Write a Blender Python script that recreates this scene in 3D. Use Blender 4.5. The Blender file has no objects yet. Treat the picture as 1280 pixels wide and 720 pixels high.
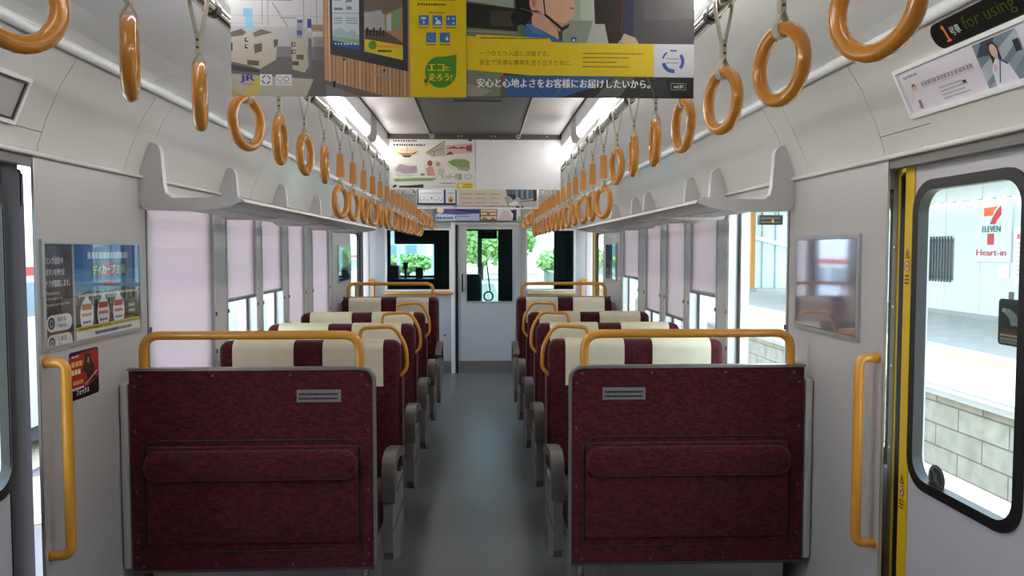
import bpy, bmesh, math, random
from mathutils import Vector as V, Matrix
random.seed(7)
SC = bpy.context.scene
COL = SC.collection
PI = math.pi

# ------------------------------------------------------------------ materials
def s(r, g, b):
    def f(c):
        c /= 255.0
        return c / 12.92 if c <= .04045 else ((c + .055) / 1.055) ** 2.4
    return (f(r), f(g), f(b))

def mat(name, col, rough=.5, metal=0., spec=.5, coat=0., var=0., vscale=8., bump=0., bscale=60., stretch=(1, 1, 1), trans=0., ior=None):
    m = bpy.data.materials.new(name); m.use_nodes = True
    nt = m.node_tree; N = nt.nodes; L = nt.links
    b = N['Principled BSDF']
    b.inputs['Base Color'].default_value = (*col, 1)
    b.inputs['Roughness'].default_value = rough
    b.inputs['Metallic'].default_value = metal
    b.inputs['Specular IOR Level'].default_value = spec
    b.inputs['Coat Weight'].default_value = coat
    b.inputs['Coat Roughness'].default_value = .08
    tc = N.new('ShaderNodeTexCoord'); mp = N.new('ShaderNodeMapping')
    mp.inputs['Scale'].default_value = stretch
    L.new(tc.outputs['Object'], mp.inputs['Vector'])
    nz = N.new('ShaderNodeTexNoise'); nz.inputs['Scale'].default_value = vscale; nz.inputs['Detail'].default_value = 4
    L.new(mp.outputs['Vector'], nz.inputs['Vector'])
    rp = N.new('ShaderNodeValToRGB')
    v = max(var, .015)
    rp.color_ramp.elements[0].position = .3; rp.color_ramp.elements[1].position = .7
    rp.color_ramp.elements[0].color = (*[c * (1 - v) for c in col], 1)
    rp.color_ramp.elements[1].color = (*[min(1, c * (1 + v)) for c in col], 1)
    L.new(nz.outputs['Fac'], rp.inputs['Fac']); L.new(rp.outputs['Color'], b.inputs['Base Color'])
    if bump:
        n2 = N.new('ShaderNodeTexNoise'); n2.inputs['Scale'].default_value = bscale; n2.inputs['Detail'].default_value = 3
        L.new(mp.outputs['Vector'], n2.inputs['Vector'])
        bp = N.new('ShaderNodeBump'); bp.inputs['Strength'].default_value = bump; bp.inputs['Distance'].default_value = .004
        L.new(n2.outputs['Fac'], bp.inputs['Height']); L.new(bp.outputs['Normal'], b.inputs['Normal'])
    return m

def emit(name, col, strength):
    m = bpy.data.materials.new(name); m.use_nodes = True
    nt = m.node_tree; nt.nodes.clear()
    e = nt.nodes.new('ShaderNodeEmission'); e.inputs['Color'].default_value = (*col, 1); e.inputs['Strength'].default_value = strength
    o = nt.nodes.new('ShaderNodeOutputMaterial'); nt.links.new(e.outputs[0], o.inputs[0])
    return m

def glassmat(name, tint, gloss=.5):
    m = bpy.data.materials.new(name); m.use_nodes = True
    nt = m.node_tree; nt.nodes.clear(); N = nt.nodes; L = nt.links
    t = N.new('ShaderNodeBsdfTransparent'); t.inputs['Color'].default_value = (*tint, 1)
    g = N.new('ShaderNodeBsdfGlossy'); g.inputs['Roughness'].default_value = .02
    f = N.new('ShaderNodeLayerWeight'); f.inputs['Blend'].default_value = .5
    pw = N.new('ShaderNodeMath'); pw.operation = 'POWER'; pw.inputs[1].default_value = 4.5; L.new(f.outputs['Facing'], pw.inputs[0])
    mm = N.new('ShaderNodeMath'); mm.operation = 'MULTIPLY_ADD'; mm.inputs[1].default_value = gloss; mm.inputs[2].default_value = .03 * gloss
    mx = N.new('ShaderNodeMixShader'); o = N.new('ShaderNodeOutputMaterial')
    L.new(pw.outputs[0], mm.inputs[0]); L.new(mm.outputs[0], mx.inputs[0]); L.new(t.outputs[0], mx.inputs[1]); L.new(g.outputs[0], mx.inputs[2]); L.new(mx.outputs[0], o.inputs[0])
    return m

def fabric_shade(name, col):
    m = bpy.data.materials.new(name); m.use_nodes = True
    nt = m.node_tree; nt.nodes.clear(); N = nt.nodes; L = nt.links
    tc = N.new('ShaderNodeTexCoord'); w = N.new('ShaderNodeTexNoise'); w.inputs['Scale'].default_value = 300
    L.new(tc.outputs['Object'], w.inputs['Vector'])
    rp = N.new('ShaderNodeValToRGB'); rp.color_ramp.elements[0].color = (*[c * .94 for c in col], 1); rp.color_ramp.elements[1].color = (*col, 1)
    L.new(w.outputs['Fac'], rp.inputs['Fac'])
    d = N.new('ShaderNodeBsdfDiffuse'); t = N.new('ShaderNodeBsdfTranslucent')
    t.inputs['Color'].default_value = (.74, .655, .68, 1)
    L.new(rp.outputs['Color'], d.inputs['Color'])
    mx = N.new('ShaderNodeMixShader'); mx.inputs[0].default_value = .5
    o = N.new('ShaderNodeOutputMaterial')
    L.new(d.outputs[0], mx.inputs[1]); L.new(t.outputs[0], mx.inputs[2]); L.new(mx.outputs[0], o.inputs[0])
    return m

def moquette(name):
    m = bpy.data.materials.new(name); m.use_nodes = True
    nt = m.node_tree; N = nt.nodes; L = nt.links; b = N['Principled BSDF']
    b.inputs['Roughness'].default_value = .85; b.inputs['Specular IOR Level'].default_value = .2
    b.inputs['Sheen Weight'].default_value = .15
    tc = N.new('ShaderNodeTexCoord'); mp = N.new('ShaderNodeMapping'); mp.inputs['Scale'].default_value = (62, 62, 150)
    L.new(tc.outputs['Object'], mp.inputs['Vector'])
    v = N.new('ShaderNodeTexVoronoi'); v.distance = 'CHEBYCHEV'; v.inputs['Scale'].default_value = 1.
    L.new(mp.outputs['Vector'], v.inputs['Vector'])
    sp = N.new('ShaderNodeSeparateColor'); L.new(v.outputs['Color'], sp.inputs[0])
    rp = N.new('ShaderNodeValToRGB'); e = rp.color_ramp.elements
    e[0].position = .0; e[0].color = (.036, .005, .008, 1); e[1].position = 1.; e[1].color = (.118, .013, .020, 1)
    k = e.new(.55); k.color = (.078, .009, .014, 1)
    L.new(sp.outputs[0], rp.inputs['Fac']); L.new(rp.outputs['Color'], b.inputs['Base Color'])
    nz = N.new('ShaderNodeTexNoise'); nz.inputs['Scale'].default_value = 400
    L.new(tc.outputs['Object'], nz.inputs['Vector'])
    bp = N.new('ShaderNodeBump'); bp.inputs['Strength'].default_value = .15; bp.inputs['Distance'].default_value = .002
    L.new(nz.outputs['Fac'], bp.inputs['Height']); L.new(bp.outputs['Normal'], b.inputs['Normal'])
    return m

def blockwall(name):
    m = bpy.data.materials.new(name); m.use_nodes = True
    nt = m.node_tree; N = nt.nodes; L = nt.links; b = N['Principled BSDF']; b.inputs['Roughness'].default_value = .9
    tc = N.new('ShaderNodeTexCoord'); sx = N.new('ShaderNodeSeparateXYZ'); cb = N.new('ShaderNodeCombineXYZ')
    L.new(tc.outputs['Object'], sx.inputs[0]); L.new(sx.outputs['Y'], cb.inputs['X']); L.new(sx.outputs['Z'], cb.inputs['Y'])
    br = N.new('ShaderNodeTexBrick'); br.inputs['Scale'].default_value = 1.
    br.inputs['Brick Width'].default_value = .9; br.inputs['Row Height'].default_value = .28; br.inputs['Mortar Size'].default_value = .012
    br.inputs['Color1'].default_value = (.36, .35, .31, 1); br.inputs['Color2'].default_value = (.42, .41, .36, 1); br.inputs['Mortar'].default_value = (.18, .17, .15, 1)
    L.new(cb.outputs[0], br.inputs['Vector'])
    nz = N.new('ShaderNodeTexNoise'); nz.inputs['Scale'].default_value = 5; nz.inputs['Detail'].default_value = 6
    L.new(tc.outputs['Object'], nz.inputs['Vector'])
    mx = N.new('ShaderNodeMix'); mx.data_type = 'RGBA'; mx.blend_type = 'MULTIPLY'; mx.inputs[0].default_value = .6
    L.new(br.outputs['Color'], mx.inputs[6]); L.new(nz.outputs['Fac'], mx.inputs[7]); L.new(mx.outputs[2], b.inputs['Base Color'])
    return m

_pm = {}
def P(r, g, b, rough=.45):
    k = (r, g, b, rough)
    if k not in _pm:
        _pm[k] = mat('print_%d_%d_%d' % (r, g, b), s(r, g, b), rough, spec=.3, var=.03, vscale=30)
    return _pm[k]

M = dict(
    panel=mat('panel_white', s(208, 205, 200), .22, coat=.35, var=.012, vscale=2),
    cove=mat('cove_white', s(222, 220, 219), .4, var=.01, vscale=2),
    lining=mat('lining_grey', s(192, 187, 186), .38, var=.015, vscale=3),
    pillar=mat('pillar_grey', s(190, 188, 189), .35, var=.015, vscale=3),
    bulk=mat('bulkhead_grey', s(186, 190, 196), .35, var=.015, vscale=3),
    ceilside=mat('ceiling_panel', s(180, 176, 175), .4, var=.01),
    ceilmid=mat('ceiling_vent', s(98, 97, 96), .5, var=.02),
    dark=mat('dark_gap', s(30, 29, 30), .6),
    black=mat('black_rubber', s(18, 19, 20), .45, bump=.05),
    navy=mat('backlit_navy_edge', s(28, 27, 38), .45),  # backlight shade of the left doorway edges, put into the colour
    gasket=mat('plum_rubber', s(48, 42, 62), .5),
    alu=mat('aluminium', s(196, 198, 200), .32, metal=.75, var=.02),
    steel=mat('steel', s(176, 176, 176), .28, metal=.9, var=.02, stretch=(1, 1, 12)),
    chrome=mat('chrome', s(205, 203, 200), .12, metal=1.),
    greymetal=mat('grey_metal_edge', s(140, 134, 132), .35, metal=.5),
    darkmetal=mat('dark_metal', s(92, 88, 85), .35, metal=.6),
    floor=mat('floor_vinyl', s(90, 89, 90), .33, spec=.45, var=.10, vscale=160, bump=.05, bscale=300),
    moq=moquette('maroon_moquette'),
    cream=mat('cream_cover', s(238, 227, 196), .75, var=.04, vscale=14, bump=.25, bscale=18),
    orange=mat('orange_rail', s(222, 152, 52), .25, coat=.4, var=.03),
    strapring=mat('orange_ring', s(224, 146, 50), .22, coat=.6, var=.06, vscale=40),
    tubeor=mat('orange_tube', s(232, 160, 84), .5, var=.03),
    web=mat('webbing', s(212, 205, 186), .8, var=.05, vscale=120),
    greyplas=mat('grey_plastic', s(114, 112, 109), .5, var=.03),
    capplas=mat('brown_grey_plastic', s(90, 83, 79), .4, var=.03),
    rack=mat('rack_silver', s(204, 203, 204), .35, metal=.1, var=.02),
    rackbeam=mat('rack_beam', s(158, 152, 150), .38, metal=.6, var=.02),
    shade=fabric_shade('pink_shade', s(223, 209, 212)),
    shadebar=mat('shade_bar', s(140, 137, 138), .35, metal=.5),
    glass=glassmat('window_glass', (.93, .975, .97)),
    tintglass=glassmat('cab_glass', (.62, .80, .82)),
    plateglass=glassmat('notice_cover', (.96, .96, .97), 1.),
    tube=emit('tube_light', (1., .985, .96), 13.),
    yellow=mat('safety_yellow', s(226, 186, 24), .45, var=.03),
    door=mat('door_grey', s(196, 193, 201), .35, var=.015),
    white=mat('white_paint', s(236, 238, 238), .4),
    ivory=mat('ivory_shelf', s(232, 190, 130), .35),
    cab=mat('cab_dark', s(40, 43, 46), .6, var=.05),
    cabgrey=mat('cab_grey', s(86, 94, 100), .5, var=.05),
)

# ------------------------------------------------------------------ mesh helper
def fillet(pts, r, n=6):
    pts = [V(p) for p in pts]; out = [pts[0]]
    for a, b, c in zip(pts, pts[1:], pts[2:]):
        u = (a - b); w = (c - b); rr = min(r, u.length * .49, w.length * .49)
        p0 = b + u.normalized() * rr; p2 = b + w.normalized() * rr
        for i in range(n + 1):
            t = i / n
            out.append(p0 * (1 - t) ** 2 + b * 2 * t * (1 - t) + p2 * t * t)
    out.append(pts[-1]); return out

def rrect(x0, x1, y0, y1, r, n=6):
    out = []
    for cx, cy, a in ((x1 - r, y1 - r, 0), (x0 + r, y1 - r, 90), (x0 + r, y0 + r, 180), (x1 - r, y0 + r, 270)):
        for i in range(n + 1):
            t = math.radians(a + 90 * i / n)
            out.append((cx + r * math.cos(t), cy + r * math.sin(t)))
    return out

class MB:
    def __init__(self): self.v = []; self.f = []; self.m = []; self.mats = []
    def mi(self, m):
        if m not in self.mats: self.mats.append(m)
        return self.mats.index(m)
    def add(self, vs, fs, m):
        o = len(self.v); self.v += [V(p) for p in vs]; k = self.mi(m)
        for f in fs: self.f.append([i + o for i in f]); self.m.append(k)
        return self
    def box(self, x0, x1, y0, y1, z0, z1, m):
        x0, x1 = sorted((x0, x1)); y0, y1 = sorted((y0, y1))
        vs = [(x, y, z) for x in (x0, x1) for y in (y0, y1) for z in (z0, z1)]
        return self.add(vs, [(0, 1, 3, 2), (4, 6, 7, 5), (0, 4, 5, 1), (2, 3, 7, 6), (0, 2, 6, 4), (1, 5, 7, 3)], m)
    def rbox(self, x0, x1, y0, y1, z0, z1, r, m, seg=3):
        x0, x1 = sorted((x0, x1)); y0, y1 = sorted((y0, y1))
        bm = bmesh.new(); bmesh.ops.create_cube(bm, size=1)
        for v in bm.verts: v.co = V(((x0 + x1) / 2 + v.co.x * (x1 - x0), (y0 + y1) / 2 + v.co.y * (y1 - y0), (z0 + z1) / 2 + v.co.z * (z1 - z0)))
        bmesh.ops.bevel(bm, geom=list(bm.edges), offset=r, segments=seg, profile=.5, affect='EDGES')
        bm.verts.index_update()
        self.add([v.co.copy() for v in bm.verts], [[v.index for v in f.verts] for f in bm.faces], m); bm.free(); return self
    def tube(self, pts, r, m, n=10, closed=False):
        pts = [V(p) for p in pts]; L = len(pts); vs = []; fs = []
        rs = r if isinstance(r, (list, tuple)) else [r] * L
        prev = None
        for i, p in enumerate(pts):
            if closed: t = (pts[(i + 1) % L] - pts[i - 1]).normalized()
            else: t = (pts[min(i + 1, L - 1)] - pts[max(i - 1, 0)]).normalized()
            if prev is None:
                a = V((0, 0, 1)) if abs(t.z) < .9 else V((1, 0, 0)); u = t.cross(a).normalized()
            else: u = (prev - t * prev.dot(t)).normalized()
            prev = u; w = t.cross(u)
            for k in range(n):
                an = 2 * PI * k / n; vs.append(p + (u * math.cos(an) + w * math.sin(an)) * rs[i])
        for i in range(L if closed else L - 1):
            j = (i + 1) % L
            for k in range(n): fs.append((i * n + k, i * n + (k + 1) % n, j * n + (k + 1) % n, j * n + k))
        if not closed: fs += [tuple(range(n))[::-1], tuple((L - 1) * n + k for k in range(n))]
        return self.add(vs, fs, m)
    def ribbon(self, pts, w, t, m, wdir=V((0, 1, 0))):
        pts = [V(p) for p in pts]; vs = []; fs = []; L = len(pts)
        for i, p in enumerate(pts):
            tg = (pts[min(i + 1, L - 1)] - pts[max(i - 1, 0)]).normalized()
            n = tg.cross(wdir).normalized()
            for a, b in ((-1, -1), (1, -1), (1, 1), (-1, 1)): vs.append(p + wdir * (a * w / 2) + n * (b * t / 2))
        for i in range(L - 1):
            for k in range(4): fs.append((i * 4 + k, i * 4 + (k + 1) % 4, i * 4 + 4 + (k + 1) % 4, i * 4 + 4 + k))
        fs += [(3, 2, 1, 0), tuple((L - 1) * 4 + k for k in range(4))]
        return self.add(vs, fs, m)
    def prism(self, poly, ax, a0, a1, m):
        n = len(poly)
        def pt(p, a): return {'x': (a, p[0], p[1]), 'y': (p[0], a, p[1]), 'z': (p[0], p[1], a)}[ax]
        vs = [pt(p, a0) for p in poly] + [pt(p, a1) for p in poly]
        fs = [tuple(range(n))[::-1], tuple(range(n, 2 * n))] + [(i, (i + 1) % n, n + (i + 1) % n, n + i) for i in range(n)]
        return self.add(vs, fs, m)
    def ring_plate(self, outer, inner, ax, a0, a1, m):
        n = len(inner)
        def pt(p, a): return {'x': (a, p[0], p[1]), 'y': (p[0], a, p[1]), 'z': (p[0], p[1], a)}[ax]
        vs = [pt(p, a) for a in (a0, a1) for p in list(outer) + list(inner)]
        fs = []
        for i in range(n):
            j = (i + 1) % n
            fs += [(i, j, n + j, n + i), (2 * n + i, 3 * n + i, 3 * n + j, 2 * n + j), (i, 2 * n + i, 2 * n + j, j), (n + i, n + j, 3 * n + j, 3 * n + i)]
        return self.add(vs, fs, m)
    def disc(self, c, n, r, t, m, k=12):
        c = V(c); n = V(n).normalized()
        return self.tube([c, c + n * t], r, m, k)
    def build(self, name, parent=None, smooth=35, loc=None):
        me = bpy.data.meshes.new(name)
        off = V((0, 0, 0)); o = None
        if parent is not None: off = V(ORG.get(parent.name, (0, 0, 0)))
        elif loc is not None: off = V(loc)
        else:
            xs = [p.x for p in self.v]; ys = [p.y for p in self.v]; zs = [p.z for p in self.v]
            off = V(((min(xs) + max(xs)) / 2, (min(ys) + max(ys)) / 2, min(zs)))
        me.from_pydata([p - off for p in self.v], [], self.f)
        for m in self.mats: me.materials.append(m)
        me.polygons.foreach_set('material_index', self.m)
        bm = bmesh.new(); bm.from_mesh(me); bmesh.ops.recalc_face_normals(bm, faces=bm.faces) if self.fixn else None; bm.to_mesh(me); bm.free()
        if smooth:
            me.polygons.foreach_set('use_smooth', [True] * len(me.polygons)); me.set_sharp_from_angle(angle=math.radians(smooth))
        me.update()
        o = bpy.data.objects.new(name, me); COL.objects.link(o)
        if parent is not None:
            o.parent = parent; ORG[o.name] = off
        else:
            o.location = off; ORG[o.name] = off
        return o
    fixn = True
ORG = {}

def tag(o, label=None, cat=None, group=None, kind=None):
    if label: o['label'] = label
    if cat: o['category'] = cat
    if group: o['group'] = group
    if kind: o['kind'] = kind
    return o
def thing(name, label, cat, loc, group=None):
    o = bpy.data.objects.new(name, None); COL.objects.link(o); o.location = loc; o.empty_display_size = .1
    ORG[o.name] = V(loc); return tag(o, label, cat, group)
def struct(o, label=None): return tag(o, label, None, None, 'structure')
def copy_tree(root, loc, label, rotz=None):
    r = root.copy(); COL.objects.link(r); r.location = loc; r['label'] = label
    if rotz is not None: r.rotation_euler.z = rotz
    for ch in list(root.children):
        c = ch.copy(); COL.objects.link(c); c.parent = r
        for g in list(ch.children):
            d = g.copy(); COL.objects.link(d); d.parent = c
    return r

_tc = {}
def text_geo(body):
    if body in _tc: return _tc[body]
    c = bpy.data.curves.new('t', 'FONT'); c.body = body; c.size = 1; c.resolution_u = 2
    o = bpy.data.objects.new('t', c); COL.objects.link(o)
    dg = bpy.context.evaluated_depsgraph_get(); dg.update()
    me = bpy.data.meshes.new_from_object(o.evaluated_get(dg))
    vs = [(v.co.x, v.co.y) for v in me.vertices]; fs = [tuple(p.vertices) for p in me.polygons]
    bpy.data.objects.remove(o); bpy.data.meshes.remove(me); bpy.data.curves.remove(c)
    _tc[body] = (vs, fs); return _tc[body]

class Art(MB):
    """flat printed layers on a plane: f maps design coordinates to a world point, N points at the reader"""
    fixn = False
    def __init__(self, f, N, d0=.0006, step=.00002):
        super().__init__(); self.fm = f; self.N = V(N); self.d = d0; self.step = step
    def _p(self, x, y): return V(self.fm(x, y)) + self.N * self.d
    def poly(self, pts, m):
        vs = [self._p(*p) for p in pts]; self._o(vs, [tuple(range(len(vs)))], m); return self
    def _o(self, vs, fs, m):
        f = fs[0]; n = (vs[f[1]] - vs[f[0]]).cross(vs[f[2]] - vs[f[1]])
        # whole polygon orientation by area vector
        a = V((0, 0, 0))
        for i in range(len(f)): a += vs[f[i]].cross(vs[f[(i + 1) % len(f)]])
        if a.dot(self.N) < 0: fs = [g[::-1] for g in fs]
        self.add(vs, fs, m); self.d += self.step
    def rect(self, x0, y0, x1, y1, m): return self.poly([(x0, y0), (x1, y0), (x1, y1), (x0, y1)], m)
    def ell(self, cx, cy, rx, ry, m, n=24): return self.poly([(cx + rx * math.cos(2 * PI * i / n), cy + ry * math.sin(2 * PI * i / n)) for i in range(n)], m)
    def arc(self, cx, cy, r0, r1, a0, a1, m, n=10):
        A = [math.radians(a0 + (a1 - a0) * i / n) for i in range(n + 1)]
        return self.poly([(cx + r1 * math.cos(a), cy + r1 * math.sin(a)) for a in A] + [(cx + r0 * math.cos(a), cy + r0 * math.sin(a)) for a in A[::-1]], m)
    def line(self, x0, y0, x1, y1, w, m):
        dx, dy = x1 - x0, y1 - y0; l = math.hypot(dx, dy); nx, ny = -dy / l * w / 2, dx / l * w / 2
        return self.poly([(x0 + nx, y0 + ny), (x1 + nx, y1 + ny), (x1 - nx, y1 - ny), (x0 - nx, y0 - ny)], m)
    def marks(self, x0, y, x1, h, m, gap=.25):
        """unreadably small print: a row of short dashes"""
        x = x0; h_ = abs(h); vs = []; fs = []
        while x < x1:
            w = h_ * random.uniform(.5, 1.); e = min(x + w, x1)
            o = len(vs); vs += [self._p(x, y - h * .5), self._p(e, y - h * .5), self._p(e, y + h * .3), self._p(x, y + h * .3)]; fs.append((o, o + 1, o + 2, o + 3))
            x = e + h_ * gap * random.uniform(.7, 1.6)
        if fs: self._o(vs, fs, m)
        return self
    def text(self, body, x, y, h, m, w=None, yup=True, bold=0.):
        """baseline-left at (x, y); h = cap height in design units, w = total width"""
        vs, fs = text_geo(body)
        X0 = min(p[0] for p in vs); X1 = max(p[0] for p in vs); Y0 = min(p[1] for p in vs); Y1 = max(p[1] for p in vs)
        ky = h / (Y1 - Y0); kx = (w / (X1 - X0)) if w else ky
        sg = 1 if yup else -1
        for bx in ([0] if not bold else [-bold, bold]):
            pv = [self._p(x + bx + (p[0] - X0) * kx, y + sg * (p[1] - Y0) * ky) for p in vs]
            a = V((0, 0, 0))
            for f in fs:
                for i in range(1, len(f) - 1): a += (pv[f[i]] - pv[f[0]]).cross(pv[f[i + 1]] - pv[f[0]])
            self.add(pv, [f[::-1] for f in fs] if a.dot(self.N) < 0 else fs, m); self.d += self.step * .5
        return self

# ------------------------------------------------------------------ dimensions (metres, floor = 0, y runs along the car)
W = 1.385; YB = 9.7; YN = -1.5
BAYS = [(3.29, 4.12), (4.30, 4.885), (4.985, 5.53), (5.655, 6.215), (6.46, 7.20)]
SILL, HEAD = .82, 1.835
PROF = [(1.235, 2.20), (1.30, 2.10), (1.35, 1.99), (1.378, 1.91), (1.385, 1.872)]

# ================================================================== SETTING
m = MB(); m.box(-1.6, 1.6, YN, YB + .06, -.06, 0, M['floor']); struct(m.build('floor'))
# ceiling: flat centre with the long grey vent, light side panels, white coves
m = MB()
m.box(-.26, .26, YN, YB, 2.262, 2.30, M['ceilmid'])
for sg in (-1, 1):
    m.box(sg * .272, sg * .505, YN, YB, 2.260, 2.30, M['ceilside'])
    m.box(sg * .26, sg * .272, YN, YB, 2.268, 2.30, M['dark'])
    m.box(sg * .266, sg * .273, YN, YB, 2.256, 2.262, M['alu'])
    m.box(sg * .505, sg * .517, YN, YB, 2.268, 2.30, M['dark'])
    ys = [YN, 1.62, 2.99, 4.35, 5.75, 7.15, 8.5, YB]
    cp = [(.517, 2.264), (.60, 2.268), (.75, 2.272), (.92, 2.266), (1.08, 2.248), (1.18, 2.225), (1.24, 2.204)]
    for a, b in zip(ys, ys[1:]):
        for (xa, za), (xb, zb) in zip(cp, cp[1:]):
            m.prism([(sg * xa, za), (sg * xb, zb), (sg * xb, zb + .03), (sg * xa, za + .03)], 'y', a + .0015, b - .0015, M['cove'])
    m.box(sg * .517, sg * 1.24, YN, YB, 2.29, 2.31, M['dark'])
for y0, y1 in ((2.3, 2.42), (3.55, 3.63), (5.2, 5.28)): m.box(-.09, .13, y0, y1, 2.255, 2.263, M['darkmetal'])
struct(m.build('ceiling'))
# curved panels between cove and wall, with seams and hatch lines
for sg, nm in ((-1, 'trim_1'), (1, 'trim_2')):
    m = MB()
    ys = [YN, .55, 2.505, 3.10, 3.27, 4.75, 6.35, 7.85, 8.45, YB]
    for a, b in zip(ys, ys[1:]):
        cv = [(sg * x, z) for x, z in PROF]; bk = [(sg * (x + .03), z + .01) for x, z in PROF[::-1]]
        m.prism(cv + bk, 'y', a + .0016, b - .0016, M['panel'])
    m.prism([(sg * (x + .012), z + .004) for x, z in PROF] + [(sg * (x + .05), z + .02) for x, z in PROF[::-1]], 'y', YN, YB, M['dark'])
    m.box(sg * 1.3645, sg * 1.37, 2.22, 2.503, 1.9455, 1.9475, M['dark'])
    m.tube([(sg * 1.228, YN, 2.195), (sg * 1.228, YB, 2.195)], .017, M['white'], 12)
    m.rbox(sg * 1.366, sg * 1.40, YN, YB, 1.868, 1.884, .005, M['panel'], 2)
    m.box(sg * 1.386, sg * 1.42, YN, YB, 1.838, 1.868, M['greyplas'])
    struct(m.build(nm))

def side_wall(sg, name):
    m = MB(); pl = M['lining']
    def bx(y0, y1, z0, z1, x0=W, x1=1.5, mm=pl): m.box(sg * x0, sg * x1, y0, y1, z0, z1, mm)
    bx(2.72, 8.36, 0, SILL); bx(2.49, 2.72, 0, SILL, W, 1.390)
    bx(2.72, 8.36, HEAD, 1.9); bx(2.49, 2.72, SILL, 1.9, W, 1.390)
    bx(2.72, 3.285, SILL, HEAD)
    bx(7.30, 8.36, SILL, HEAD)
    for a, b in ((4.125, 4.295), (4.89, 4.98), (5.535, 5.65), (6.22, 6.455), (7.205, 7.30)): bx(a, b, SILL, HEAD, mm=M['pillar'])
    bx(9.69, YB, 0, 1.9)
    bx(YN, 1.13, 0, 1.9)
    bx(1.13, 2.49, 1.875, 1.9); bx(8.36, 9.69, 1.875, 1.9)            # door headers
    bx(YN, YB, 1.9, 2.30, 1.43, 1.5)                                   # skin up to the roof
    bx(2.4885, 2.4905, 0, 1.872, W - .001, 1.392, M['alu'])            # metal edge of the door pocket
    bx(2.482, 2.4885, 0, 1.872, W - .002, 1.391, M['alu'])
    for y in (3.29, 7.325): bx(y - .004, y, SILL - .2, HEAD, W - .0012, W, M['dark'])
    struct(m.build(name))
side_wall(-1, 'wall_left'); side_wall(1, 'wall_right')
m = MB(); m.box(-1.5, 1.5, YN - .06, YN, -.06, 2.31, M['lining']); struct(m.build('wall_back'))
m = MB(); m.box(-1.5, 1.5, YN, YB + 1.9, 2.31, 2.36, M['dark']); struct(m.build('trim_3'))

# windows with sash frames; shades hang in them
def side_window(sg, k, y0, y1):
    m = MB(); X0 = sg * 1.392; X1 = sg * 1.50
    f = M['alu']
    m.box(sg * W, X1, y0, y0 + .022, SILL, HEAD, f); m.box(sg * W, X1, y1 - .022, y1, SILL, HEAD, f)
    m.box(sg * W, X1, y0 + .022, y1 - .022, SILL, SILL + .03, f); m.box(sg * W, X1, y0 + .022, y1 - .022, HEAD - .03, HEAD, f)
    for y in (y0 + .026, y1 - .026):
        m.box(sg * 1.455, sg * 1.475, y - .006, y + .012, SILL + .03, HEAD - .03, M['black'])
    m.box(sg * 1.44, sg * 1.47, y0 + .03, y0 + .062, SILL + .03, HEAD - .03, M['alu']); m.box(sg * 1.44, sg * 1.47, y1 - .062, y1 - .03, SILL + .03, HEAD - .03, M['alu'])
    for y in (y0 + .008, y1 - .012):                                     # bright guide channels with small catches
        m.box(sg * (W - .004), sg * W, y, y + .005, SILL, HEAD, M['white'])
        for z in (1.02, 1.22, 1.76): m.box(sg * (W - .010), sg * (W - .004), y - .002, y + .008, z, z + .022, M['darkmetal'])
    o = m.build('window_%d' % k); struct(o)
    g = MB(); g.box(sg * 1.462, sg * 1.468, y0 + .03, y1 - .03, SILL + .03, HEAD - .03, M['glass']); g.build('window_pane', o)
for i, (a, b) in enumerate(BAYS):
    side_window(-1, i + 1, a, b); side_window(1, i + 6, a, b)
ORD = ['first', 'second', 'third', 'fourth', 'fifth', 'sixth', 'seventh', 'eighth', 'ninth', 'tenth', 'eleventh', 'twelfth', 'thirteenth', 'fourteenth', 'fifteenth', 'sixteenth', 'seventeenth', 'eighteenth', 'nineteenth', 'twentieth', 'twenty-first', 'twenty-second', 'twenty-third', 'twenty-fourth', 'twenty-fifth', 'twenty-sixth', 'twenty-seventh']
def roller_shade(sg, i, zb, label):
    y0, y1 = BAYS[i]; y0 += .023; y1 -= .023; x = sg * 1.400
    t = thing('roller_shade', label, 'shade', (x, (y0 + y1) / 2, zb), 'pale pink roller shades in the side windows')
    m = MB(); m.box(x - .001, x + .001, y0, y1, zb + .02, HEAD - .035, M['shade']); m.build('shade_fabric', t, 0)
    m = MB(); m.rbox(x - .008, x + .008, y0, y1, zb, zb + .022, .004, M['shadebar'], 2)
    m.build('bottom_bar', t)
    m = MB(); m.tube([(x, y0, HEAD - .05), (x, y1, HEAD - .05)], .018, M['shadebar'], 12); m.build('roller', t)
wn = ['wide window beside the near seats', 'narrow window behind the second seat row', 'middle narrow window', 'narrow window by the facing seats', 'far window next to the end panel']
for i, zb in enumerate((.865, 1.275, 1.28, .865, .865)):
    st = 'fully lowered' if zb < 1 else 'half lowered'
    roller_shade(-1, i, zb, '%s pink roller shade, left wall, %s' % (st, wn[i]))
for i, zb in ((1, 1.295), (2, 1.09), (3, 1.08), (4, 1.315)):
    st = {1: 'half lowered', 2: 'nearly lowered', 3: 'nearly lowered', 4: 'half lowered'}[i]
    roller_shade(1, i, zb, '%s pink roller shade, right wall, %s' % (st, wn[i]))

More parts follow.
